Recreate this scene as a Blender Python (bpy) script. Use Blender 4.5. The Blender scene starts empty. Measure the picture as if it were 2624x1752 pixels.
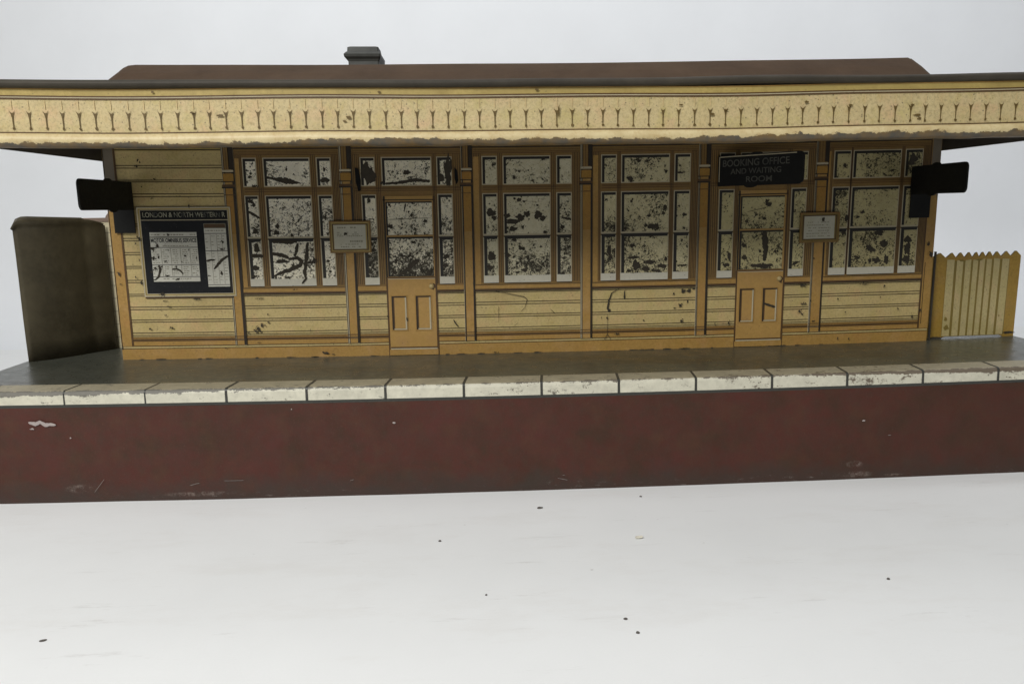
# An old printed tinplate toy railway station standing on white paper, photographed close up.
import bpy, math, random
from mathutils import Vector, noise as mn
random.seed(7)
SC = bpy.context.scene
COL = SC.collection
SAG = 0.0141
HB = 0.468                      # height of the platform above the table
YP = -0.6605                    # front face of the platform
YC = -0.79                      # front face of the canopy


def sag(x):
    """the tin body (and the paper under it) sags a little in the middle"""
    d = min(abs(x - 2) / 2.2, 1.35)
    return -SAG * (1 - d * d)


# ------------------------------------------------------------------ materials
class NT:
    def __init__(s, name):
        s.m = bpy.data.materials.new(name)
        s.m.use_nodes = True
        s.t = s.m.node_tree
        s.b = s.t.nodes['Principled BSDF']
        s.co = s.t.nodes.new('ShaderNodeTexCoord').outputs['Object']

    def lk(s, a, sock):
        if isinstance(a, (int, float)):
            sock.default_value = a
        elif isinstance(a, tuple):
            sock.default_value = a if len(a) == 4 or sock.type == 'VECTOR' else (*a, 1)
        else:
            s.t.links.new(a, sock)

    def scale(s, v):
        n = s.t.nodes.new('ShaderNodeMapping')
        s.lk(s.co, n.inputs[0])
        n.inputs['Scale'].default_value = v
        return n.outputs[0]

    def noise(s, sc, det=4, rough=.6, seed=0., vec=None, dist=0.):
        n = s.t.nodes.new('ShaderNodeTexNoise')
        n.noise_dimensions = '4D'
        s.lk(vec or s.co, n.inputs['Vector'])
        n.inputs['W'].default_value = seed
        n.inputs['Scale'].default_value = sc
        n.inputs['Detail'].default_value = det
        n.inputs['Roughness'].default_value = rough
        n.inputs['Distortion'].default_value = dist
        return n.outputs['Fac']

    def dots(s, sc, seed=0., vec=None):
        n = s.t.nodes.new('ShaderNodeTexVoronoi')
        n.voronoi_dimensions = '4D'
        s.lk(vec or s.co, n.inputs['Vector'])
        n.inputs['W'].default_value = seed
        n.inputs['Scale'].default_value = sc
        return n.outputs['Distance'], n.outputs['Color']

    def ramp(s, f, lo, hi, a=0., b=1.):
        n = s.t.nodes.new('ShaderNodeMapRange')
        n.clamp = True
        s.lk(f, n.inputs[0])
        for i, v in enumerate((lo, hi, a, b)):
            s.lk(v, n.inputs[i + 1])
        return n.outputs[0]

    def math(s, op, a, b=0.):
        n = s.t.nodes.new('ShaderNodeMath')
        n.operation = op
        s.lk(a, n.inputs[0])
        s.lk(b, n.inputs[1])
        return n.outputs[0]

    def mix(s, f, a, b):
        n = s.t.nodes.new('ShaderNodeMix')
        n.data_type = 'RGBA'
        s.lk(f, n.inputs[0])
        s.lk(a, n.inputs[6])
        s.lk(b, n.inputs[7])
        return n.outputs[2]

    def xyz(s):
        n = s.t.nodes.new('ShaderNodeSeparateXYZ')
        s.lk(s.co, n.inputs[0])
        return n.outputs

    def bump(s, h, st, d=.01):
        n = s.t.nodes.new('ShaderNodeBump')
        n.inputs['Strength'].default_value = st
        n.inputs['Distance'].default_value = d
        s.lk(h, n.inputs['Height'])
        s.t.links.new(n.outputs[0], s.b.inputs['Normal'])

    def done(s, col, rough=.5, metal=0., spec=.5, coat=0.):
        s.lk(col, s.b.inputs['Base Color'])
        s.lk(rough, s.b.inputs['Roughness'])
        s.lk(metal, s.b.inputs['Metallic'])
        s.b.inputs['Specular IOR Level'].default_value = spec
        s.b.inputs['Coat Weight'].default_value = coat
        s.b.inputs['Coat Roughness'].default_value = .25
        return s.m


def mul(c, k):
    return tuple(min(1, x * k) for x in c)


def paint(name, c, var=.18, speck=.5, seed=0., rough=.42, dark=(.035, .03, .022), dens=.0, tint=None, blot=0., spec=.35):
    """litho printed tin: mottled colour, fine dark specks and small chips"""
    n = NT(name)
    big = n.noise(5, 5, .6, seed)
    col = n.mix(n.ramp(big, .3, .7), mul(c, 1 - var), mul(c, 1 + var))
    fine = n.noise(70, 3, .7, seed + 3)
    col = n.mix(n.ramp(fine, .35, .75), mul(c, 1 - var * .8), col)
    if tint:
        col = n.mix(n.ramp(n.noise(9, 3, .5, seed + 9), .52, .75, 0, .5), col, tint)
    if blot:
        gr = n.math('MULTIPLY', n.ramp(n.noise(3.4, 6, .75, seed + 41), .50, .78, 0, .55), n.ramp(n.noise(33, 4, .8, seed + 42), .36, .62))
        col = n.mix(gr, col, (c[0] * .50, c[1] * .42, c[2] * .34))
    if blot:                # uneven litho ink: greenish and pinkish clouds, fine grain
        col = n.mix(n.ramp(n.noise(13, 3, .6, seed + 21), .50, .72, 0, blot), col, (c[0] * .80, c[1] * .82, c[2] * .62))
        col = n.mix(n.ramp(n.noise(10, 3, .6, seed + 22), .52, .74, 0, blot), col, (c[0] * 1.02, c[1] * .84, c[2] * .92))
        col = n.mix(n.ramp(n.noise(95, 4, .8, seed + 23), .48, .66, 0, blot), col, mul(c, .56))
        col = n.mix(n.ramp(n.noise(48, 4, .8, seed + 24), .56, .68, 0, blot * .7), col, (c[0] * .66, c[1] * .56, c[2] * .40))
    if speck:
        d, cc = n.dots(38, seed)
        sz = n.ramp(n.noise(4, 2, .5, seed + 5), .45, .75, .01 + dens, .17 + dens)
        m = n.ramp(d, sz, n.math('MULTIPLY', sz, .6))
        m = n.math('MULTIPLY', m, n.ramp(n.noise(22, 2, .5, seed + 6), .5 - dens, .56 - dens, 0, speck))
        col = n.mix(m, col, dark)
        d2, cc2 = n.dots(85, seed + 31)
        m2 = n.math('MULTIPLY', n.ramp(d2, .30, .16), n.ramp(n.noise(30, 3, .6, seed + 32), .50 - dens, .56 - dens, 0, speck * .8))
        col = n.mix(m2, col, mul(dark, 2.2))
        g = n.ramp(n.noise(110, 4, .8, seed + 8), .62, .72, 0, speck * .8)
        col = n.mix(g, col, dark)
    n.bump(n.noise(6, 3, .5, seed + 1), .12, .03)
    return n.done(col, n.ramp(fine, .3, .7, rough - .08, rough + .1), 0, spec)


INK = (.03, .022, .014)
M = {}
M['cream'] = paint('cream_print', (.53, .415, .185), .14, .8, 1., blot=.7, tint=(.40, .285, .11))
M['ochre'] = paint('ochre_print', (.395, .235, .066), .2, .5, 2., tint=(.46, .29, .14), blot=.5)
M['frame'] = paint('brown_print', (.235, .140, .042), .22, .4, 3., tint=(.18, .125, .06), blot=.4)
M['ink'] = paint('ink_line', INK, .3, 0)
M['brownline'] = paint('brown_line', (.10, .055, .022), .3, 0, 4.)
M['pale'] = paint('pale_line', (.46, .40, .27), .15, .5, 5.)
M['shade'] = paint('printed_black', (.022, .02, .016), .3, 0, 6.)
M['fascia'] = paint('fascia_cream', (.55, .445, .235), .13, .85, 7., dens=.035, tint=(.50, .37, .17), blot=.85)
M['strip'] = paint('fascia_strip', (.40, .30, .10), .22, .5, 8., tint=(.22, .15, .05))
M['baluster'] = paint('baluster_print', (.125, .082, .026), .3, 0, 9.)
M['faint'] = paint('faint_print', (.58, .44, .22), .2, .3, 10.)
M['sign'] = paint('sign_black', (.012, .012, .011), .4, 0, 11., rough=.55, spec=.18)
M['board'] = paint('board_black', (.012, .013, .015), .4, .3, 12., rough=.5, dark=(.06, .05, .04), spec=.2)
M['slot'] = paint('black_slot', (.004, .004, .004), .1, 0, 13., rough=.9)


def rustmark():
    n = NT('bare_rust')
    c = n.mix(n.noise(60, 3, .6), (.018, .016, .012), (.065, .052, .034))
    return n.done(c, .75, 0, .3)


M['rust'] = rustmark()


def glass(name, dens, seed, tone):
    """bare tin window panes: silvery or yellowed, freckled with dark corrosion"""
    n = NT(name)
    x, y, z = n.xyz()
    lo = n.ramp(z, .62, .40, 0., 1.)
    wv = n.math('ADD', 0., n.noise(26, 3, .6, seed + 11))
    cl = n.noise(5.5, 4, .65, seed)
    k = n.math('ADD', n.ramp(cl, .36, .68, -.035, .115), n.math('MULTIPLY', lo, dens))
    f1 = n.noise(58, 5, .8, seed + 1, dist=1.2)
    m1 = n.ramp(n.math('ADD', f1, k), .575, .62)
    f2 = n.noise(120, 3, .7, seed + 7, dist=.8)
    m1 = n.math('MAXIMUM', m1, n.math('MULTIPLY', n.ramp(n.math('ADD', f2, k), .62, .66), .85))
    d, cc = n.dots(34, seed)
    d = n.math('ADD', d, n.ramp(wv, .3, .7, -.09, .09))
    sz = n.ramp(n.noise(8, 3, .6, seed + 2), .36, .68, .03, .36)
    m2 = n.math('MULTIPLY', n.ramp(d, sz, n.math('MULTIPLY', sz, .8)), n.ramp(n.noise(19, 2, .5, seed + 3), .40, .46))
    e, ec = n.dots(72, seed + 15)
    e = n.math('ADD', e, n.ramp(wv, .3, .7, -.12, .12))
    ez = n.ramp(n.math('ADD', n.noise(14, 3, .6, seed + 16), k), .42, .66, .04, .42)
    m2 = n.math('MAXIMUM', m2, n.math('MULTIPLY', n.ramp(e, ez, n.math('MULTIPLY', ez, .75)), .92))
    f3 = n.noise(11, 6, .72, seed + 4, n.scale((1, 1, 2.0)), .5)
    m3 = n.math('MULTIPLY', n.ramp(n.math('ADD', f3, k), .69, .715), .9)
    m = n.math('MAXIMUM', m1, n.math('MAXIMUM', m2, m3))
    # fine rubbed scratches
    s1 = n.math('MULTIPLY', n.ramp(n.noise(34, 4, .7, seed + 12, n.scale((.14, 1, 3.2))), .66, .70), .55)
    m = n.math('MAXIMUM', m, s1)
    tin = n.mix(n.ramp(n.noise(6, 4, .6, seed + 5), .35, .65), mul(tone, .84), mul(tone, 1.08))
    tin = n.mix(n.ramp(n.noise(42, 4, .7, seed + 6), .42, .8, 0, .6), tin, (tone[0] * .66, tone[1] * .60, tone[2] * .42))
    col = n.mix(m, tin, n.mix(n.noise(70, 2, .5, seed), (.012, .011, .008), (.05, .042, .026)))
    n.bump(n.noise(5, 2, .5, seed), .1, .03)
    return n.done(col, n.ramp(m, 0, 1, .38, .85), n.ramp(m, 0, 1, .12, 0.), .4)


M['rail'] = paint('sash_rail', (.56, .53, .43), .12, .7, 14.)
M['paper'] = paint('notice_paper_print', (.50, .48, .38), .14, .4, 15., tint=(.40, .36, .18))
M['sheet'] = paint('timetable_print', (.60, .585, .50), .10, .7, 16., rough=.5)


def text_mat(name, c, bare=.5, seed=0.):
    n = NT(name)
    return n.done(n.mix(n.ramp(n.noise(30, 3, .6, seed), bare - .06, bare + .12), c, (.03, .03, .026)), .55)


M['letters'] = text_mat('worn_white_letters', (.30, .285, .20), .51, 1.)
M['signletters'] = text_mat('faded_sign_letters', (.065, .063, .05), .56, 4.)
M['type'] = text_mat('black_type', (.03, .03, .03), .3, 2.)
M['greytype'] = text_mat('grey_type', (.23, .215, .155), .8, 3.)


def maroon():
    n = NT('maroon_enamel')
    x, y, z = n.xyz()
    col = n.mix(n.ramp(n.noise(3.2, 5, .65, 1.), .3, .7), (.062, .022, .0145), (.083, .0245, .018))
    col = n.mix(n.ramp(n.noise(26, 4, .7, 2.), .4, .75, 0, .55), col, (.055, .035, .026))
    col = n.mix(n.ramp(n.noise(6, 3, .6, 15.), .48, .7, 0, .6), col, (.036, .027, .014))
    col = n.mix(n.ramp(n.noise(7, 3, .6, 16.), .52, .72, 0, .3), col, (.10, .026, .024))
    col = n.mix(n.ramp(n.noise(9, 3, .6, 5.), .5, .75, 0, .5), col, (.085, .042, .022))
    # grime and rubbed bare tin along the bottom edge
    edge = n.ramp(n.math('ADD', z, n.ramp(n.noise(8, 4, .7, 3.), .3, .7, -.05, .05)), -.37, -.46)
    col = n.mix(n.math('MULTIPLY', edge, .75), col, (.045, .036, .03))
    sc = n.math('MULTIPLY', n.ramp(n.noise(60, 5, .85, 4., n.scale((.5, 1, 1.4))), .585, .66), n.ramp(z, -.43, -.468))
    sc = n.math('MULTIPLY', sc, n.ramp(n.noise(2.2, 3, .6, 41.), .42, .58, .15, 1.))
    col = n.mix(n.math('MULTIPLY', sc, .8), col, (.26, .23, .21))
    grain = n.noise(150, 3, .8, 51.)
    col = n.mix(n.ramp(grain, .5, .75, 0, .45), col, (.034, .024, .018))
    col = n.mix(n.ramp(n.noise(130, 3, .8, 52.), .55, .75, 0, .4), col, (.12, .06, .05))
    col = n.mix(n.ramp(x, 1.2, 4.2, 0, .45), col, n.mix(.5, col, (.055, .022, .010)))
    # dusty scuffs
    for cx_, cz, rx_, rz_ in ((3.33, -.455, .09, .016), (3.33, -.41, .05, .018), (.07, -.412, .06, .02), (3.5, -.462, .05, .006), (.55, -.45, .16, .012)):
        q1 = n.math('POWER', n.math('DIVIDE', n.math('SUBTRACT', x, cx_), rx_), 2.)
        q2 = n.math('POWER', n.math('DIVIDE', n.math('SUBTRACT', z, cz), rz_), 2.)
        w_ = n.math('MULTIPLY', n.ramp(n.math('ADD', q1, q2), 1., .1), n.ramp(n.noise(40, 5, .85, 61.), .46, .62))
        col = n.mix(n.math('MULTIPLY', w_, .55), col, (.27, .22, .19))
    n.bump(n.noise(3.5, 3, .5), .35, .04)
    return n.done(col, n.ramp(n.noise(30, 3, .6), .3, .7, .36, .52), 0, .22)


M['maroon'] = maroon()


def deckmat():
    n = NT('grey_green_deck')
    col = n.mix(n.ramp(n.noise(4, 5, .65, 1.), .3, .7), (.044, .047, .036), (.074, .076, .060))
    col = n.mix(n.ramp(n.noise(120, 3, .7, 2.), .62, .74, 0, .5), col, (.26, .25, .22))
    st = n.math('MULTIPLY', n.ramp(n.noise(2.6, 3, .5, 6., n.scale((.55, 1.6, 1))), .55, .66), .6)
    col = n.mix(st, col, (.05, .042, .026))
    n.bump(n.noise(5, 3, .5), .2, .03)
    return n.done(col, n.ramp(n.noise(20, 3, .6), .3, .7, .24, .40), 0, .85)


M['deck'] = deckmat()


def edging(name, c, front):
    """white painted edging, the paint rubbed through along the fold"""
    n = NT(name)
    x, y, z = n.xyz()
    col = n.mix(n.ramp(n.noise(14, 4, .6, 2.), .3, .7), mul(c, .86), mul(c, 1.08))
    # how far the fold is rubbed changes along the platform
    ends = n.math('MAXIMUM', n.ramp(x, 1.1, .5), n.ramp(x, 3.15, 3.5))
    if front:
        fold = n.math('MULTIPLY', n.ramp(z, -.026, -.012), n.ramp(ends, 0, 1, .105, .225))
        line = n.math('MULTIPLY', n.ramp(z, -.020, -.013), .115)
        h = n.math('ADD', fold, line)
    else:
        h = n.math('MULTIPLY', n.ramp(y, -.644, -.653), n.ramp(ends, 0, 1, .17, .21))
    wear = n.math('ADD', n.ramp(n.noise(17, 6, .8, 4., n.scale((.7, 1, 1.6)), .3), .3, .7, .25, .75), h)
    wear = n.math('ADD', wear, n.ramp(n.noise(1.8, 3, .6, 12.), .35, .65, -.05, .05))
    fine = n.ramp(n.noise(85, 5, .8, 31.), .3, .7, -.10, .10)
    wear = n.math('ADD', wear, fine)
    m = n.ramp(wear, .625, .67)
    d, cc = n.dots(50, 4.)
    sp = n.math('MULTIPLY', n.ramp(d, .20, .12), n.ramp(n.noise(18, 2, .5, 5.), .50, .54))
    m = n.math('MAXIMUM', m, sp)
    rust = n.mix(n.ramp(x, 1.0, 3.4), n.mix(n.noise(50, 3, .6), (.085, .08, .066), (.15, .14, .12)), n.mix(n.noise(50, 3, .6), (.075, .055, .036), (.15, .11, .075)))
    col = n.mix(n.ramp(n.noise(30, 4, .7, 33.), .48, .72, 0, .5), col, mul(c, .62))
    col = n.mix(n.math('MULTIPLY', m, .92), col, rust)
    n.bump(m, -.3, .004)
    return n.done(col, .5)


M['kerbfront'] = edging('edging_white', (.60, .575, .46), True)
M['kerbtop'] = edging('edging_cream', (.375, .33, .225), False)
M['joint'] = paint('edging_joint', (.05, .05, .043), .3, 0, 17.)


def mouldmat():
    """rounded canopy moulding, cream with the paint chipped away along its lower edge"""
    n = NT('chipped_moulding')
    x, y, z = n.xyz()
    col = n.mix(n.ramp(n.noise(12, 4, .6, 2.), .3, .7), (.46, .36, .18), (.60, .50, .28))
    zz = n.math('SUBTRACT', z, n.math('MULTIPLY', n.math('POWER', n.math('DIVIDE', n.math('SUBTRACT', x, 2.), 2.2), 2.), SAG))
    h = n.ramp(zz, .991 - SAG, .944 - SAG, -.29, .31)
    w = n.math('ADD', n.noise(15, 6, .75, 7., n.scale((.8, .3, 1.3)), .4), h)
    big = n.ramp(n.noise(1.1, 2, .5, 3.), .35, .65, -.06, .07)
    m = n.ramp(n.math('ADD', w, big), .56, .585)
    bare = n.mix(n.ramp(n.noise(18, 3, .6, 9.), .35, .65), (.075, .066, .05), (.17, .105, .035))
    col = n.mix(n.ramp(n.noise(45, 4, .8, 13.), .48, .7, 0, .6), col, (.40, .26, .10))
    col = n.mix(m, col, bare)
    n.bump(m, -.3, .004)
    return n.done(col, .5)


M['mould'] = mouldmat()


def dark_tin(name, c, var=.25, chips=.3, rough=.45, chip=(.3, .28, .25), seed=0., spec=.4):
    n = NT(name)
    col = n.mix(n.ramp(n.noise(4, 5, .65, seed), .3, .7), mul(c, 1 - var), mul(c, 1 + var))
    col = n.mix(n.ramp(n.noise(60, 4, .7, seed + 1), .35, .75, 0, .5), col, mul(c, 1.25))
    col = n.mix(n.math('MULTIPLY', n.ramp(n.noise(20, 5, .8, seed + 2, n.scale((.5, 1, 1.5))), .70, .73), chips), col, chip)
    n.bump(n.noise(7, 3, .5, seed), .25, .03)
    return n.done(col, rough, 0, spec)


M['roof'] = dark_tin('brown_roof', (.066, .042, .026), .25, .12, .65, seed=1., spec=.08)
M['gutter'] = dark_tin('dark_gutter', (.042, .036, .027), .4, .8, .55, seed=2., spec=.2)
M['soffit'] = dark_tin('canopy_underside', (.06, .052, .045), .2, .3, .5, seed=3.)
M['screen'] = dark_tin('olive_screen', (.060, .050, .030), .5, .4, .4, (.1, .06, .035), seed=4., spec=.25)
M['chimney'] = dark_tin('grey_chimney', (.055, .056, .05), .5, .6, .6, (.35, .35, .33), seed=5.)
M['back'] = dark_tin('back_tin', (.3, .24, .12), .2, .2, .5, seed=6.)
M['slat'] = paint('fence_slat', (.50, .41, .20), .16, .8, 18., tint=(.36, .30, .10), blot=.6)
M['fgap'] = paint('fence_gap', (.22, .16, .04), .2, .3, 19.)
M['fence'] = paint('fence_ochre', (.36, .225, .045), .2, .6, 20., tint=(.26, .17, .09), blot=.5)
M['brass'] = paint('brass_knob', (.50, .38, .17), .2, 0, 21., rough=.3)
M['brick'] = paint('pale_brick', (.48, .43, .29), .14, .6, 22.)
M['cornershade'] = dark_tin('shaded_corner', (.15, .125, .09), .25, .2, .5, seed=8.)  # grey for the canopy shade painted on the wall corners
M['coping'] = dark_tin('brown_coping', (.17, .12, .09), .2, .2, .5, seed=7.)
M['ochre2'] = paint('door_ochre', (.415, .25, .075), .17, .45, 23., tint=(.36, .21, .09))


# ------------------------------------------------------------------ mesh building
class B:
    def __init__(s):
        s.v, s.f, s.mi, s.mats = [], [], [], []

    def mid(s, key):
        if key not in s.mats:
            s.mats.append(key)
        return s.mats.index(key)

    def face(s, pts, key):
        i = len(s.v)
        s.v += [tuple(p) for p in pts]
        s.f.append(tuple(range(i, i + len(pts))))
        s.mi.append(s.mid(key))

    def q(s, x0, x1, z0, z1, y, key):
        """a printed area on the wall, facing the front"""
        n = max(1, math.ceil((x1 - x0) / .14))
        for k in range(n):
            a = x0 + (x1 - x0) * k / n
            b = x0 + (x1 - x0) * (k + 1) / n
            s.face(((a, y, z0), (b, y, z0), (b, y, z1), (a, y, z1)), key)

    def hl(s, x0, x1, z, y, key='ink', w=.004):
        s.q(x0, x1, z - w / 2, z + w / 2, y, key)

    def vl(s, x, z0, z1, y, key='ink', w=.004):
        s.q(x - w / 2, x + w / 2, z0, z1, y, key)

    def box(s, x0, x1, y0, y1, z0, z1, key):
        n = max(1, math.ceil((x1 - x0) / .14))
        for k in range(n):
            a = x0 + (x1 - x0) * k / n
            b = x0 + (x1 - x0) * (k + 1) / n
            s.face(((a, y0, z0), (b, y0, z0), (b, y0, z1), (a, y0, z1)), key)
            s.face(((b, y1, z0), (a, y1, z0), (a, y1, z1), (b, y1, z1)), key)
            s.face(((a, y0, z1), (b, y0, z1), (b, y1, z1), (a, y1, z1)), key)
            s.face(((a, y1, z0), (b, y1, z0), (b, y0, z0), (a, y0, z0)), key)
        s.face(((x0, y1, z0), (x0, y0, z0), (x0, y0, z1), (x0, y1, z1)), key)
        s.face(((x1, y0, z0), (x1, y1, z0), (x1, y1, z1), (x1, y0, z1)), key)

    def rim(s, x0, x1, z0, z1, w, d, y, key):
        """a thin raised rim round a printed rectangle"""
        s.box(x0, x1, y - d, y, z1 - w, z1, key)
        s.box(x0, x1, y - d, y, z0, z0 + w, key)
        s.box(x0, x0 + w, y - d, y, z0 + w, z1 - w, key)
        s.box(x1 - w, x1, y - d, y, z0 + w, z1 - w, key)

    def sweep(s, prof, xs, keys, jit=None, cap=True):
        """profile of (y, z) run along x; keys name the material of each strip"""
        rows = []
        for x in xs:
            i = len(s.v)
            for k, (y, z) in enumerate(prof):
                j = jit(x, k) if jit else (0, 0)
                s.v.append((x, y + j[0], z + j[1]))
            rows.append(i)
        n = len(prof)
        for a, b in zip(rows, rows[1:]):
            for k in range(n - 1):
                s.f.append((a + k, b + k, b + k + 1, a + k + 1))
                s.mi.append(s.mid(keys if isinstance(keys, str) else keys[k]))
        if cap:
            for r in (rows[0], rows[-1]):
                s.f.append(tuple(r + k for k in range(n)))
                s.mi.append(s.mid(keys if isinstance(keys, str) else keys[0]))

    def blob(s, x, z, rx, rz, y, key, n=14):
        ph = random.random() * 50
        pts = []
        if rx > .004:
            n = 34
        for k in range(n):
            t = 2 * math.pi * k / n
            r = 1 + .55 * mn.noise(Vector((ph + 1.2 * math.cos(t), 1.2 * math.sin(t), ph))) + .30 * mn.noise(Vector((ph + 4 * math.cos(t), 4 * math.sin(t), ph))) + random.uniform(-.1, .1)
            pts.append((x + rx * r * math.cos(t), y, z + rz * r * math.sin(t)))
        s.face(pts, key)

    def marks(s, lst, y, key='rust', kk=.76):
        c = 0
        for st in lst:
            if len(st) == 1 or len(st[0]) == 4:
                for m in st:
                    x, z, rx = m[:3]
                    rz = (m[3] if len(m) > 3 else rx) * kk
                    rx *= kk
                    s.blob(x, z, rx, rz, y - c * 2e-5, key)
                    c += 1
                    for _ in range(random.randint(3, 9) if rx > .006 else random.randint(0, 3) if rx > .003 else 0):   # crumbs of corrosion round the patch
                        t = random.uniform(0, 6.28)
                        d = random.uniform(1.0, 1.9)
                        r = random.uniform(.0008, .0030)
                        s.blob(x + rx * d * math.cos(t), z + rz * d * math.sin(t), r, r, y - c * 2e-5, key, 8)
                        c += 1
                continue
            # a stroke: one ragged ribbon
            P = []
            for a, b in zip(st, st[1:]):
                L = math.hypot(b[0] - a[0], b[1] - a[1])
                n = max(2, int(L / .006))
                for k in range(n):
                    t = k / n
                    P.append([a[i] + (b[i] - a[i]) * t for i in range(3)])
            P.append(list(st[-1][:3]))
            ups, dns = [], []
            for i, p in enumerate(P):
                a, b = P[max(0, i - 1)], P[min(len(P) - 1, i + 1)]
                dx, dz = b[0] - a[0], b[1] - a[1]
                L = math.hypot(dx, dz) or 1
                nx, nz = -dz / L, dx / L
                r = p[2] * .5
                e = .45 if i in (0, len(P) - 1) else 1
                ups.append((p[0] + nx * r * e * random.uniform(.75, 1.25), p[1] + nz * r * e * random.uniform(.75, 1.25)))
                dns.append((p[0] - nx * r * e * random.uniform(.75, 1.25), p[1] - nz * r * e * random.uniform(.75, 1.25)))
            yy = y - c * 2e-5
            c += 1
            for i in range(len(P) - 1):
                s.face(((dns[i][0], yy, dns[i][1]), (dns[i + 1][0], yy, dns[i + 1][1]),
                        (ups[i + 1][0], yy, ups[i + 1][1]), (ups[i][0], yy, ups[i][1])), key)

    def text(s, txt, o, ux, uz, w, h, key, bold=0.):
        """lettering filled into a box of w by h at o, along ux and uz"""
        cu = bpy.data.curves.new('type', 'FONT')
        cu.body = txt
        cu.offset = bold
        ob = bpy.data.objects.new('type', cu)
        COL.objects.link(ob)
        dg = bpy.context.evaluated_depsgraph_get()
        me = ob.evaluated_get(dg).to_mesh()
        vs = [v.co.copy() for v in me.vertices]
        fs = [tuple(p.vertices) for p in me.polygons]
        bpy.data.objects.remove(ob)
        bpy.data.curves.remove(cu)
        x0, x1 = min(v.x for v in vs), max(v.x for v in vs)
        y0, y1 = min(v.y for v in vs), max(v.y for v in vs)
        o, ux, uz = Vector(o), Vector(ux), Vector(uz)
        i = len(s.v)
        s.v += [tuple(o + ux * ((v.x - x0) / (x1 - x0) * w) + uz * ((v.y - y0) / (y1 - y0) * h)) for v in vs]
        for f in fs:
            s.f.append(tuple(i + k for k in f))
            s.mi.append(s.mid(key))

    def build(s, name, parent=None, smooth=False, label=None, warp=True, bev=0.):
        me = bpy.data.meshes.new(name)
        me.from_pydata([(x, y, z + (sag(x) if warp else 0)) for x, y, z in s.v], [], s.f)
        for k in s.mats:
            me.materials.append(M[k])
        me.polygons.foreach_set('material_index', s.mi)
        if smooth:
            me.polygons.foreach_set('use_smooth', [True] * len(s.f))
        me.validate()
        me.update()
        o = bpy.data.objects.new(name, me)
        COL.objects.link(o)
        if parent:
            o.parent = parent
            # every station mesh keeps the station's own coordinates
            if parent == ROOT:
                o.matrix_parent_inverse = ROOTINV
        if label:
            o['label'] = label
        if bev:
            md = o.modifiers.new('edge', 'BEVEL')
            md.width = bev
            md.segments = 2
            md.limit_method = 'ANGLE'
        return o


def lin(a, b, n):
    return [a + (b - a) * k / n for k in range(n + 1)]

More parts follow.
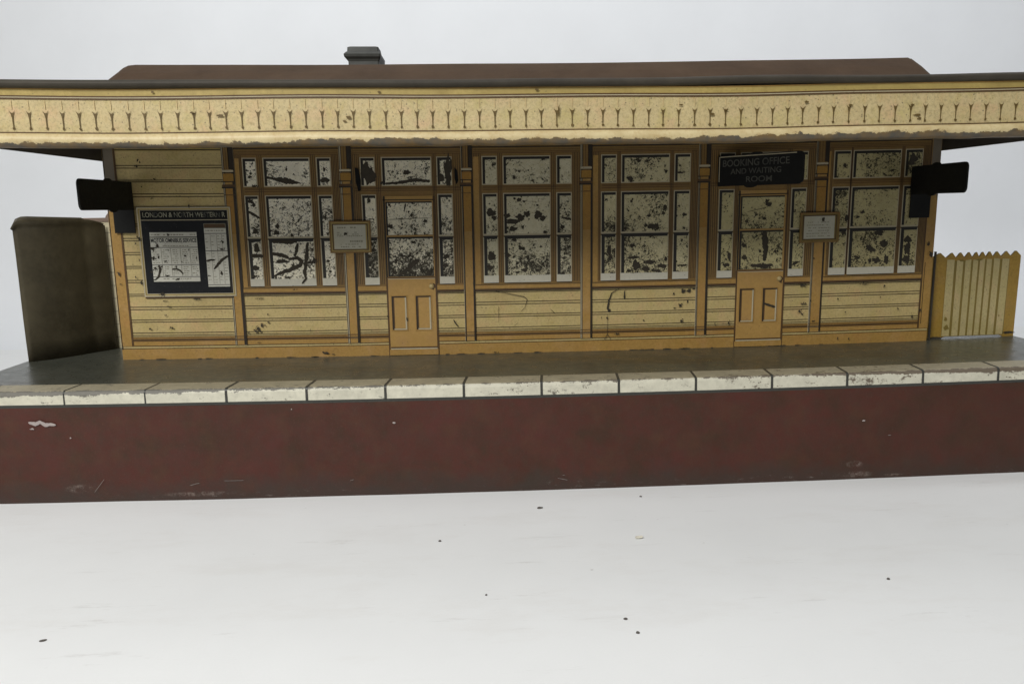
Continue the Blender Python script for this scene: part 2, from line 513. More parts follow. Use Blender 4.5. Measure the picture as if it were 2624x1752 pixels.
MARKS = {'w1':[[(0.741,0.862,0.013),(0.777,0.857,0.01),(0.807,0.851,0.023),(0.847,0.844,0.028),(0.878,0.838,0.015),(0.901,0.837,0.005)],
 [(0.996,0.845,0.015),(1.014,0.85,0.021),(1.04,0.847,0.015)],
 [(0.668,0.865,0.01,0.009)],
 [(0.688,0.822,0.016,0.006)],
 [(0.84,0.899,0.007,0.01)],
 [(0.771,0.917,0.006,0.006)],
 [(1.017,0.898,0.01,0.0125)],
 [(0.872,0.874,0.004,0.003)],
 [(0.667,0.752,0.02,0.0147)],
 [(0.679,0.734,0.01,0.0125)],
 [(0.651,0.706,0.01),(0.676,0.69,0.013),(0.703,0.673,0.01)],
 [(0.678,0.613,0.015,0.0175)],
 [(0.669,0.628,0.007,0.0056)],
 [(0.86,0.727,0.005,0.005)],
 [(0.859,0.662,0.006,0.005)],
 [(0.93,0.733,0.005,0.0056)],
 [(0.848,0.592,0.009,0.01)],
 [(0.775,0.604,0.018,0.0144)],
 [(0.782,0.635,0.012,0.0164)],
 [(0.75,0.615,0.009,0.0075)],
 [(0.909,0.688,0.003),(0.89,0.668,0.004),(0.865,0.641,0.003)],
 [(0.923,0.652,0.002),(0.931,0.616,0.003)],
 [(0.752,0.563,0.014),(0.808,0.562,0.018),(0.839,0.56,0.021),(0.867,0.564,0.008)],
 [(0.874,0.555,0.012),(0.867,0.528,0.018),(0.859,0.497,0.007)],
 [(0.92,0.558,0.013),(0.912,0.501,0.017),(0.904,0.449,0.016),(0.897,0.417,0.016),(0.902,0.385,0.012),(0.881,0.361,0.007)],
 [(0.748,0.506,0.013),(0.789,0.5,0.02),(0.827,0.485,0.014)],
 [(0.792,0.468,0.036,0.0113)],
 [(0.824,0.479,0.009),(0.866,0.485,0.017),(0.888,0.47,0.016),(0.876,0.449,0.019),(0.828,0.428,0.02),(0.778,0.412,0.014),(0.748,0.397,0.006)],
 [(0.679,0.556,0.021),(0.677,0.514,0.023)],
 [(0.649,0.496,0.015),(0.677,0.497,0.019),(0.706,0.495,0.014)],
 [(0.668,0.438,0.023,0.0153)],
 [(0.943,0.469,0.013,0.0156)],
 [(0.843,0.449,0.01,0.009)],
 [(0.657,0.399,0.018,0.0072)],
 [(0.818,0.392,0.021,0.0063)],
 [(0.927,0.464,0.016,0.0117)],
 [(1.011,0.468,0.009,0.007)],
 [(1.018,0.597,0.007,0.01)]],
 'd1':[[(1.223,0.869,0.032,0.0387)],
 [(1.212,0.902,0.015,0.02)],
 [(1.599,0.888,0.016,0.0587)],
 [(1.564,0.858,0.013,0.0156)],
 [(1.402,0.88,0.014,0.01)],
 [(1.299,0.829,0.009),(1.366,0.833,0.014),(1.439,0.846,0.019),(1.512,0.838,0.011)],
 [(1.289,0.84,0.009),(1.278,0.825,0.01)],
 [(1.49,0.876,0.004,0.004)],
 [(1.363,0.885,0.003),(1.341,0.855,0.003)],
 [(1.313,0.73,0.008,0.009)],
 [(1.392,0.736,0.009),(1.387,0.714,0.007),(1.383,0.693,0.002)],
 [(1.405,0.697,0.006,0.006)],
 [(1.42,0.681,0.008,0.008)],
 [(1.482,0.652,0.012,0.0109)],
 [(1.317,0.629,0.017,0.0138)],
 [(1.372,0.638,0.006,0.006)],
 [(1.305,0.662,0.002),(1.407,0.665,0.002),(1.511,0.666,0.002)],
 [(1.371,0.487,0.018,0.0085)],
 [(1.343,0.389,0.014),(1.384,0.42,0.017),(1.425,0.455,0.025),(1.448,0.468,0.013)],
 [(1.336,0.464,0.011,0.014)],
 [(1.328,0.409,0.016,0.0117)],
 [(1.492,0.403,0.019,0.0158)],
 [(1.218,0.752,0.011,0.0175)],
 [(1.233,0.518,0.016,0.0096)],
 [(1.224,0.545,0.01,0.01)],
 [(1.423,0.552,0.012,0.0087)],
 [(1.573,0.637,0.008,0.0057)],
 [(1.579,0.482,0.019,0.0163)],
 [(1.573,0.439,0.016,0.0133)],
 [(1.377,0.19,0.007),(1.38,0.169,0.006)],
 [(1.285,0.195,0.005,0.007)]],
 'w3':[[(1.797,0.688,0.031,0.0224)],
 [(1.813,0.664,0.016,0.0107)],
 [(1.972,0.678,0.021,0.0184)],
 [(1.94,0.665,0.032,0.0203)],
 [(2.025,0.674,0.024,0.0267)],
 [(2.048,0.656,0.021,0.0166)],
 [(1.902,0.645,0.045,0.0138)],
 [(1.876,0.671,0.019,0.0152)],
 [(1.933,0.746,0.015,0.0129)],
 [(1.957,0.738,0.009,0.007)],
 [(1.902,0.608,0.024,0.0139)],
 [(2.059,0.591,0.01,0.011)],
 [(1.95,0.618,0.01,0.007)],
 [(2.141,0.615,0.012,0.0153)],
 [(2.171,0.654,0.018,0.0074)],
 [(2.131,0.662,0.005),(2.157,0.657,0.008),(2.184,0.648,0.007)],
 [(2.023,0.719,0.007,0.007)],
 [(1.94,0.515,0.013,0.0098)],
 [(1.879,0.483,0.016,0.0128)],
 [(1.955,0.409,0.021,0.0122)],
 [(1.923,0.399,0.015,0.0064)],
 [(1.799,0.478,0.021,0.0315)],
 [(1.792,0.425,0.022,0.0165)],
 [(2.028,0.429,0.007,0.006)],
 [(2.065,0.431,0.007,0.0082)],
 [(2.152,0.467,0.021,0.0042)],
 [(2.002,0.528,0.005,0.005)],
 [(2.037,0.522,0.007,0.007)],
 [(2.179,0.564,0.006,0.009)],
 [(1.906,0.556,0.019,0.0087)],
 [(1.812,0.911,0.008,0.0091)],
 [(1.937,0.879,0.012,0.0055)],
 [(1.913,0.851,0.008,0.0137)],
 [(2.0,0.835,0.01,0.006)],
 [(2.053,0.936,0.01,0.0078)],
 [(2.129,0.892,0.008,0.008)],
 [(2.047,0.842,0.006,0.006)]],
 'w4':[[(2.549,0.615,0.013,0.013)],
 [(2.581,0.609,0.03,0.0164)],
 [(2.606,0.606,0.015,0.0188)],
 [(2.642,0.693,0.013,0.0217)],
 [(2.634,0.672,0.011,0.011)],
 [(2.737,0.663,0.014,0.0108)],
 [(2.449,0.601,0.013,0.0108)],
 [(2.729,0.54,0.007,0.008)],
 [(2.355,0.741,0.008,0.006)],
 [(2.483,0.74,0.006,0.007)],
 [(2.372,0.499,0.014,0.0377)],
 [(2.375,0.459,0.011,0.0193)],
 [(2.503,0.422,0.024,0.032)],
 [(2.492,0.46,0.043,0.0086)],
 [(2.573,0.437,0.038,0.013)],
 [(2.634,0.416,0.035,0.0118)],
 [(2.552,0.405,0.027,0.0151)],
 [(2.649,0.451,0.011,0.0138)],
 [(2.735,0.417,0.03,0.0055)],
 [(2.607,0.393,0.033,0.0077)],
 [(2.485,0.518,0.015,0.0138)],
 [(2.574,0.562,0.008,0.0069)],
 [(2.523,0.55,0.004,0.012)],
 [(2.471,0.396,0.016,0.0075)],
 [(2.564,0.662,0.011,0.0077)],
 [(2.462,0.685,0.006,0.006)],
 [(2.738,0.598,0.008,0.008)],
 [(2.468,0.838,0.019,0.0127)],
 [(2.476,0.826,0.011,0.0066)],
 [(2.57,0.834,0.005,0.006)],
 [(2.644,0.869,0.008,0.01)],
 [(2.713,0.862,0.02,0.0056)],
 [(2.512,0.92,0.012,0.0087)],
 [(2.552,0.919,0.011,0.0077)],
 [(2.638,0.897,0.005,0.005)],
 [(2.71,0.896,0.008,0.006)]],
 'd2':[[(3.136,0.571,0.024),(3.143,0.52,0.033),(3.148,0.482,0.025),(3.142,0.428,0.016)],
 [(3.074,0.409,0.013),(3.129,0.404,0.021),(3.187,0.408,0.013)],
 [(3.037,0.509,0.016,0.0139)],
 [(3.152,0.703,0.022,0.0132)],
 [(3.143,0.717,0.012,0.012)],
 [(3.048,0.624,0.012,0.0109)],
 [(3.042,0.447,0.017,0.0136)],
 [(3.151,0.396,0.017,0.0091)],
 [(3.195,0.476,0.008,0.0103)],
 [(2.965,0.454,0.012,0.0273)],
 [(2.953,0.412,0.022,0.0143)],
 [(3.205,0.432,0.007,0.0082)],
 [(3.3,0.416,0.022,0.011)],
 [(3.047,0.669,0.002),(3.139,0.688,0.003)],
 [(3.136,0.635,0.013,0.0104)],
 [(3.111,0.637,0.004,0.004)],
 [(3.145,0.221,0.008),(3.171,0.21,0.012),(3.206,0.199,0.01)]],
 'w6':[[(3.665,0.48,0.021,0.021)],
 [(3.685,0.469,0.017,0.017)],
 [(3.714,0.416,0.023,0.0186)],
 [(3.758,0.418,0.016,0.0297)],
 [(3.677,0.415,0.01,0.0167)],
 [(3.532,0.556,0.013,0.0142)],
 [(3.625,0.655,0.013,0.0106)],
 [(3.866,0.464,0.023,0.0402)],
 [(3.864,0.42,0.025,0.0278)],
 [(3.606,0.438,0.015,0.0069)],
 [(3.715,0.551,0.028,0.0168)],
 [(3.741,0.5,0.022,0.022)],
 [(3.491,0.501,0.003),(3.518,0.527,0.003)],
 [(3.862,0.518,0.023,0.023)],
 [(3.545,0.623,0.012,0.0251)],
 [(3.602,0.632,0.012,0.0076)],
 [(3.702,0.419,0.017,0.0113)],
 [(3.521,0.879,0.01,0.0122)],
 [(3.76,0.853,0.011,0.0077)],
 [(3.86,0.902,0.028,0.0336)]],
 'wall':[[(2.423,0.31,0.002),(2.385,0.289,0.004),(2.371,0.252,0.008),(2.365,0.213,0.009),(2.377,0.197,0.02)],
 [(2.448,0.298,0.005),(2.448,0.258,0.009)],
 [(2.74,0.289,0.012,0.0109)],
 [(2.77,0.292,0.014,0.0105)],
 [(2.795,0.302,0.01,0.0044)],
 [(2.694,0.278,0.005,0.0067)],
 [(2.728,0.218,0.008,0.0091)],
 [(2.701,0.208,0.004,0.003)],
 [(2.764,0.237,0.004,0.009)],
 [(2.736,0.141,0.008,0.008)],
 [(2.545,0.149,0.005,0.0039)],
 [(2.364,0.186,0.001),(2.365,0.076,0.002)],
 [(2.363,0.167,0.006,0.006)],
 [(1.806,0.312,0.002),(1.951,0.28,0.003),(1.968,0.266,0.003),(1.956,0.228,0.002),(1.936,0.207,0.002)],
 [(2.08,0.217,0.002),(2.107,0.192,0.002)],
 [(1.827,0.236,0.002),(1.826,0.154,0.001)],
 [(2.334,0.168,0.002,0.0056)],
 [(2.411,0.085,0.008,0.0046)],
 [(2.342,0.071,0.002),(2.353,0.06,0.003),(2.364,0.087,0.002),(2.381,0.058,0.002)],
 [(1.806,0.007,0.012,0.0022)],
 [(1.9,0.136,0.002),(1.922,0.152,0.001)],
 [(0.677,0.159,0.007,0.009)],
 [(0.657,0.146,0.01,0.0111)],
 [(0.649,0.132,0.01,0.005)],
 [(0.667,0.132,0.007,0.007)],
 [(0.639,0.14,0.004,0.003)],
 [(0.693,0.161,0.004,0.004)],
 [(0.675,0.17,0.004,0.0046)],
 [(0.709,0.215,0.005,0.0044)],
 [(0.709,0.176,0.006,0.0054)],
 [(0.655,0.078,0.011,0.0022)],
 [(0.611,0.125,0.005,0.004)],
 [(1.604,0.174,0.005),(1.613,0.156,0.006),(1.628,0.139,0.005)],
 [(0.843,0.334,0.005,0.005)],
 [(0.856,0.334,0.003,0.0039)],
 [(0.91,0.144,0.002),(0.907,0.123,0.001)],
 [(0.978,0.021,0.018,0.0062)],
 [(0.681,0.293,0.021,0.001)],
 [(0.498,0.053,0.004,0.0025)],
 [(0.964,0.024,0.007,0.0035)],
 [(1.012,0.014,0.007,0.0025)],
 [(0.229,0.285,0.01,0.0022)],
 [(0.248,0.258,0.009,0.0025)],
 [(0.201,0.244,0.004,0.004)],
 [(0.223,0.216,0.005,0.0039)],
 [(0.378,0.294,0.025,0.003)],
 [(0.178,0.425,0.005,0.006)],
 [(0.102,0.402,0.004,0.0062)],
 [(0.095,0.461,0.004,0.003)],
 [(0.145,0.152,0.007,0.004)],
 [(0.244,0.157,0.009,0.004)],
 [(0.22,0.319,0.013,0.01)],
 [(0.117,0.56,0.004,0.005)],
 [(0.029,0.368,0.005,0.0035)],
 [(0.026,0.416,0.006,0.0125)],
 [(0.137,0.581,0.007,0.0125)],
 [(0.379,0.734,0.005,0.008)],
 [(0.213,0.769,0.007,0.003)],
 [(0.128,0.591,0.005,0.007)],
 [(0.127,0.373,0.007,0.01)],
 [(0.127,0.482,0.003,0.01)],
 [(0.164,0.942,0.004,0.009)],
 [(0.173,0.932,0.004,0.005)],
 [(0.157,0.914,0.007,0.006)],
 [(0.17,0.822,0.004,0.003)],
 [(0.234,0.857,0.004,0.0025)],
 [(3.349,0.211,0.017,0.004)],
 [(3.331,0.174,0.009,0.0067)],
 [(3.343,0.161,0.008,0.0034)],
 [(3.339,0.304,0.015,0.0075)],
 [(3.39,0.435,0.005,0.005)],
 [(3.401,0.122,0.011,0.0031)],
 [(3.385,0.225,0.004,0.008)],
 [(3.657,0.304,0.025,0.0033)],
 [(3.758,0.289,0.005,0.0044)],
 [(3.522,0.23,0.004,0.0051)],
 [(3.741,0.231,0.003,0.0035)],
 [(3.565,0.163,0.005,0.0037)],
 [(3.833,0.173,0.004,0.0046)],
 [(3.909,0.131,0.007,0.0058)],
 [(2.904,0.123,0.003,0.012)],
 [(2.973,0.126,0.004,0.012)],
 [(3.533,0.031,0.003,0.0084)],
 [(3.59,0.027,0.004,0.0053)],
 [(3.949,0.161,0.006,0.0084)],
 [(3.909,0.129,0.007,0.0058)],
 [(3.524,0.23,0.003,0.0048)],
 [(3.74,0.233,0.003,0.0036)],
 [(3.983,0.438,0.013,0.0154)],
 [(3.832,0.173,0.003,0.003)],
 [(3.533,0.032,0.003,0.0072)],
 [(3.965,0.488,0.008,0.0114)]],
 'poster':[[(0.47,0.434,0.007),(0.489,0.456,0.013),(0.51,0.478,0.013),(0.542,0.498,0.01)],
 [(0.437,0.475,0.009),(0.46,0.479,0.009),(0.48,0.478,0.007)],
 [(0.513,0.529,0.013,0.0052)],
 [(0.214,0.457,0.01),(0.219,0.439,0.012),(0.215,0.421,0.01),(0.207,0.4,0.01),(0.193,0.388,0.007),(0.183,0.387,0.004)],
 [(0.227,0.448,0.007,0.0035)],
 [(0.195,0.442,0.009,0.0066)],
 [(0.274,0.436,0.007),(0.295,0.439,0.009),(0.312,0.43,0.008),(0.325,0.413,0.006)],
 [(0.296,0.45,0.005,0.0044)],
 [(0.192,0.535,0.012,0.0096)],
 [(0.215,0.548,0.008,0.0097)],
 [(0.298,0.39,0.01,0.0059)],
 [(0.251,0.406,0.01,0.0041)],
 [(0.192,0.489,0.01,0.0076)],
 [(0.217,0.495,0.006,0.01)],
 [(0.34,0.5,0.006,0.0048)],
 [(0.36,0.528,0.003,0.0065)],
 [(0.521,0.565,0.008,0.0046)],
 [(0.505,0.415,0.007,0.0115)],
 [(0.444,0.405,0.005,0.0044)],
 [(0.25,0.475,0.005,0.0038)],
 [(0.323,0.472,0.003,0.0025)],
 [(0.264,0.527,0.004,0.004)],
 [(0.257,0.559,0.001),(0.245,0.545,0.001)],
 [(0.394,0.488,0.003,0.012)],
 [(0.27,0.6,0.007,0.007)]]}
WORLD = .065
EXPO = 0
LAMPS = [('window_lamp', (-1.7, -7.2, 5.5), (1.8, -.2, .2), (4.0, 2.4), 760, (1., .99, .96)),
         ('ceiling_lamp', (2.5, -1.8, 6.5), (2.5, -.7, 0), (8., 2.2), 120, (.97, .985, 1.)),
         ('backdrop_fill', (4.6, 1.2, 5.6), (5.0, 3.6, .6), (13., 1.2), 165, (.95, .97, 1.))]  # last one: unseen fill added only to brighten the backdrop
# ------------------------------------------------------------------ the setting
def setting_mat(name, c, stains):
    n = NT(name)
    col = n.mix(n.ramp(n.noise(1.6, 4, .6, 1.), .3, .7), mul(c, .965), mul(c, 1.02))
    col = n.mix(n.ramp(n.noise(160, 2, .6, 2.), .3, .7, 0, .25), col, mul(c, .93))
    if stains:
        s1 = n.ramp(n.noise(2.6, 6, .72, 3., n.scale((.6, 1.8, 1))), .52, .80, 0, .26)
        col = n.mix(s1, col, (.58, .54, .49))
        s2 = n.math('MULTIPLY', n.ramp(n.noise(9, 6, .78, 4., n.scale((.3, 2.2, 1))), .60, .74), .45)
        s2 = n.math('MULTIPLY', s2, n.ramp(n.noise(1.3, 3, .6, 14.), .44, .60))
        col = n.mix(s2, col, (.36, .33, .30))
        for sc_, sd, th, am in ((9, 5., .050, .55), (17, 25., .075, .5)):
            d, cc = n.dots(sc_, sd, n.scale((.7, 1.2, 1)))
            sp = n.math('MULTIPLY', n.ramp(d, th, th * .5), n.ramp(n.noise(5, 2, .5, sd + 1), .54, .57))
            col = n.mix(n.math('MULTIPLY', sp, am), col, (.24, .21, .19))
        col = n.mix(n.math('MULTIPLY', n.ramp(n.noise(40, 4, .8, 17., n.scale((.25, 1.5, 1))), .68, .74), .3), col, (.4, .37, .34))
        n.bump(n.noise(1.4, 3, .5, 7.), .12, .08)
    return n.done(col, .7, 0, .3)


M['paperbase'] = setting_mat('white_paper', (.80, .805, .80), True)
M['backpaper'] = setting_mat('white_backdrop', (.80, .815, .835), False)
ROOT = None
ROOTINV = None

b = B()
nx, ny = 90, 30
xs = lin(-12, 16, nx)
ys = lin(-5.2, 3.0, ny)
for j in range(ny + 1):
    for x in xs:
        b.v.append((x, ys[j], -HB + (sag(x) if -1.2 < x < 5.2 else sag(-1.2))))
w = nx + 1
for j in range(ny):
    for i in range(nx):
        b.f.append((j * w + i, j * w + i + 1, (j + 1) * w + i + 1, (j + 1) * w + i))
        b.mi.append(b.mid('paperbase'))
o = b.build('table_surface', smooth=True, warp=False)
o['kind'] = 'structure'
b = B()
prof = [(3.0, -HB + .010)] + [(3.0 + 1.0 * math.sin(a), -HB + .010 + 1.0 * (1 - math.cos(a))) for a in lin(0, math.pi / 2, 14)][1:] + [(4.0, 5.5)]
for y, z in prof:
    for x in (-12, 16):
        b.v.append((x, y, z))
for k in range(len(prof) - 1):
    b.f.append((2 * k, 2 * k + 1, 2 * k + 3, 2 * k + 2))
    b.mi.append(b.mid('backpaper'))
o = b.build('backdrop', smooth=True, warp=False)
o['kind'] = 'structure'

# ------------------------------------------------------------------ the toy station
ROOT = bpy.data.objects.new('toy_railway_station', None)
ROOT.location = (2, 0, -HB)
ROOT.empty_display_size = .2
COL.objects.link(ROOT)
ROOT['label'] = 'worn printed tinplate toy railway station with cream canopy and maroon platform base'
ROOT['category'] = 'toy station'
bpy.context.view_layer.update()
ROOTINV = ROOT.matrix_world.inverted()

XL, XR, YB = -.446, 4.489, .80
XS = lin(XL, XR, 60)


def wob(seed, amp, f=2.3):
    return lambda x, k: (amp * mn.noise(Vector((x * f, seed, 0))), amp * mn.noise(Vector((x * f, seed + 9, 3))))


# platform: deck, skirt, edging
b = B()
b.sweep([(YP + .12, 0.), (-.3, 0.), (0., 0.), (.4, 0.), (YB, 0.), (YB, -HB)], XS, 'deck', cap=False)
plat = b.build('platform_deck', ROOT)
b = B()
jw = wob(1., .004)
b.sweep([(YP + .001, -.066), (YP - .001, -.2), (YP - .001, -.33), (YP, -HB)], XS,
        'maroon', lambda x, k: (jw(x, k)[0], 0), cap=False)
b.sweep([(YP, -.053), (YP + .001, -.066)], XS, 'joint', cap=False)
for x in (XL, XR):
    b.face(((x, YP, -HB), (x, YB, -HB), (x, YB, 0), (x, YP, 0)), 'maroon')
M['scuff'] = paint('pale_scuff', (.40, .34, .32), .2, .3, 26.)
M['rubbed'] = paint('rubbed_tin', (.20, .17, .155), .3, .3, 27.)
# flakes of missing paint
b.marks([[(-.095, -.123, .010), (-.07, -.131, .017), (-.05, -.122, .014), (-.03, -.134, .016), (-.008, -.133, .012), (.011, -.135, .009)]], YP - .006, 'scuff')
for x, z, rx, rz in ((-.083, -.150, .007, .004), (-.090, -.151, .003, .002), (.063, -.191, .0035, .0032), (.954, -.088, .0026, .0026), (1.367, -.155, .0055, .004), (3.352, -.207, .0065, .004)):
    b.blob(x, z, rx, rz, YP - .006, 'scuff')
b.marks([[(1.176, -.399, .002), (1.192, -.394, .002)], [(2.043, -.414, .002), (2.085, -.424, .0025)], [(2.064, -.402, .003), (2.075, -.402, .002)], [(.52, -.403, .002), (.549, -.395, .0025), (.56, -.394, .002)],
         [(.66, -.386, .002), (.74, -.386, .002)], [(.134, -.423, .0018), (.179, -.367, .0018)], [(3.46, -.275, .003), (3.474, -.275, .003)]], YP - .0065, 'rubbed')
b.build('platform_skirt', ROOT, label='dull maroon painted front of the platform, scuffed along the bottom')
b = B()
arc = [(YP + .014 - .014 * math.sin(a), -.014 + .014 * math.cos(a)) for a in lin(0, math.pi / 2, 5)]
b.sweep([(-.535, 0.0015)] + [(y, z + .0015) for y, z in arc], XS, 'kerbtop', cap=False)
b.sweep([(arc[2][0] - .0006, arc[2][1] + .0022), (arc[3][0] - .001, arc[3][1] + .0016), (YP - .0012, -.014), (YP - .0012, -.053)], XS, 'kerbfront', cap=False)
k0 = -.27
joints = [-.27, .053, .372, .695, 1.018, 1.337, 1.658, 1.979, 2.301, 2.625, 2.948, 3.27, 3.597, 3.925, 4.25]
for i, x in enumerate(joints):
    ww = .003 if x < .6 else .0052
    pts = [(-.535, .003)] + [(y - .0012, z + .003) for y, z in arc] + [(YP - .003, -.053)]
    for (ya, za), (yb, zb) in zip(pts, pts[1:]):
        dx = .012
        b.face(((x - ww + (dx if ya > -.6 else 0), ya, za), (x + ww + (dx if ya > -.6 else 0), ya, za), (x + ww + (dx if yb > -.6 else 0), yb, zb), (x - ww + (dx if yb > -.6 else 0), yb, zb)), 'joint')
b.build('platform_edging', plat, label='white painted edging stones, chipped along the fold')

# walls
b = B()
WX = lin(0, 4, 40)
b.q(0, 4, 0, 1.06, 0, 'cream')
Y1, Y2, Y3, Y4, Y5 = -.0012, -.0020, -.0028, -.0036, -.0046
LOW = (.256, .244, .194, .183, .130, .118)
UP = (.919, .907, .852, .844, .789, .776, .728, .719, .650, .640, .583, .572, .517, .506, .451, .442, .385, .374, .318, .309)
for z in LOW:
    b.hl(.05, 3.95, z, Y1, 'ink', .0034)
for z in UP:
    b.hl(.05, .545, z, Y1, 'ink', .0034)
b.q(.05, .545, .984, .998, Y1, 'strip')
b.hl(.05, .545, .990, Y2, 'ink', .004)
b.hl(.05, .545, 1.0, Y2, 'ink', .004)
# plinth printing
b.q(0, 4, .066, .094, Y1, 'ochre')
for z, w_, k_ in ((.109, .004, 'brownline'), (.098, .006, 'brownline'), (.091, .005, 'brownline'), (.104, .005, 'ochre')):
    b.hl(0, 4, z, Y2, k_, w_)
b.q(0, 4, 0, .0535, Y1, 'ochre')
b.hl(0, 4, .066, Y2, 'ink', .003)
b.hl(0, 4, .054, Y2, 'ink', .003)
for x0, x1 in ((0, .05), (3.955, 4)):
    b.q(x0, x1, .066, 1.06, Y3, 'ochre')
b.face(((.001, -.0032, .70), (.049, -.0032, .76), (.049, -.0032, 1.05), (.001, -.0032, 1.05)), 'cornershade')  # shade under the canopy ends, painted as grey patches on both corner tops
b.face(((3.957, -.0032, .86), (3.999, -.0032, .70), (3.999, -.0032, 1.05), (3.957, -.0032, 1.05)), 'cornershade')
b.vl(.054, .07, 1.06, Y3, 'brownline', .009)
b.vl(.0035, .05, 1.06, Y4, 'ink', .004)
b.vl(3.950, .07, 1.06, Y3, 'brownline', .009)
b.vl(3.962, .09, .40, Y4, 'ink', .003)
b.marks(MARKS['wall'], -.0075)
for k in range(26):      # nibbled lower edge
    x = random.uniform(.0, 4)
    b.blob(x, .002, random.uniform(.006, .03), random.uniform(.0012, .003), -.0085, 'rust')
wall = b.build('front_wall', ROOT)
b = B()
b.face(((0, 0, 0), (0, .62, 0), (0, .62, 1.06), (0, 0, 1.06)), 'back')
b.build('side_wall', ROOT)
b = B()
b.face(((4, .62, 0), (4, 0, 0), (4, 0, 1.06), (4, .62, 1.06)), 'back')
b.build('side_wall', ROOT)
b = B()
b.face(((4, .62, 0), (0, .62, 0), (0, .62, 1.06), (4, .62, 1.06)), 'back')
b.build('back_wall', ROOT)

# pilasters: pale line, ochre shaft, dark shadow line, moulded capital
M['capital'] = paint('shaded_ochre_print', (.34, .185, .036), .2, .5, 28., blot=.5)
PIL = [(.543, .554, .587, .600), (1.087, 1.099, 1.135, 1.146), (1.660, 1.668, 1.705, 1.714), (2.230, 2.241, 2.279, 2.288),
       (2.804, 2.813, 2.851, 2.862), (3.380, 3.389, 3.434, 3.442)]
for a, c, d, e in PIL:
    b = B()
    b.box(a, e, -.006, -.0002, .066, 1.06, 'pale')
    b.q(c, d, .094, 1.06, -.0068, 'ochre')
    b.q(c, d, .899, 1.06, -.0072, 'frame')
    b.vl(a + .003, .066, 1.06, -.0068, 'ink', .003)
    b.vl(c - .0015, .066, 1.06, -.0074, 'ink', .003)
    b.q(d, e, .068, 1.06, -.0074, 'ink')
    b.q(c, d, .067, .092, -.0068, 'ochre')
    for z in (.109, .098, .091):
        b.hl(a, d, z, -.0078, 'brownline', .004)
    # capital
    b.q(a, e - .004, .888, .897, -.0085, 'pale')
    b.hl(a, e - .003, .884, -.0086, 'ink', .004)
    b.q(a + .004, e - .006, .846, .880, -.0080, 'capital')
    b.q(c, d, .60, .812, -.0070, 'capital')
    b.hl(a - .006, e - .004, .843, -.0086, 'ink', .004)
    b.q(a - .004, e, .814, .830, -.0082, 'brownline')
    b.hl(a - .006, e, .816, -.0090, 'ink', .007)
    b.hl(a, e - .005, .782, -.0086, 'brownline', .003)
    for t in (.25, .5, .75):
        b.vl(a + (d - a) * t, .9, 1.06, -.0080, 'brownline', .0028)
    b.q(d - .012, d + .002, .9, 1.06, -.0080, 'ink')
    b.build('pilaster', ROOT)


def pane(f, g, x0, x1, z0, z1, gk, top=.012, left=.012, border=.0045, bottom=True):
    """one printed light: pale bead, black reveal at the top and left, silvery tin"""
    f.q(x0 - border, x1 + border, z0 - (border if bottom else 0), z1 + border, -.0042, 'pale')
    f.q(x0, x1, z0, z1, -.0048, 'shade')
    g.q(x0 + left, x1, z0, z1 - top, -.0054, gk)


def frame_lines(f, x0, x1, z0, z1, n):
    for k in range(n):
        x = x0 + (x1 - x0) * (k + .5) / n
        f.vl(x, z0, z1, -.0036, 'ink' if k % 2 else 'brownline', .0026 if k % 2 else .0036)


def tall(f, g, x0, x1, gk, gl):
    """a sash: upper pane, meeting rail, lower pane, white bottom rail"""
    pane(f, g, x0, x1, .586, .775, gk)
    f.q(x0 - .004, x1 + .003, .578, .587, -.0052, 'pale')
    f.q(x0 - .002, x1 + .002, .570, .578, -.0052, 'shade')
    f.q(x0 - .0045, x1 + .0045, .352, .571, -.0042, 'pale')
    f.q(x0, x1, .385, .571, -.0048, 'shade')
    g.q(x0 + .015, x1, .385, .562, -.0054, gl)
    f.q(x0 - .004, x1 + .004, .350, .386, -.0050, 'rail')
    f.hl(x0 - .004, x1 + .004, .349, -.0054, 'ink', .003)


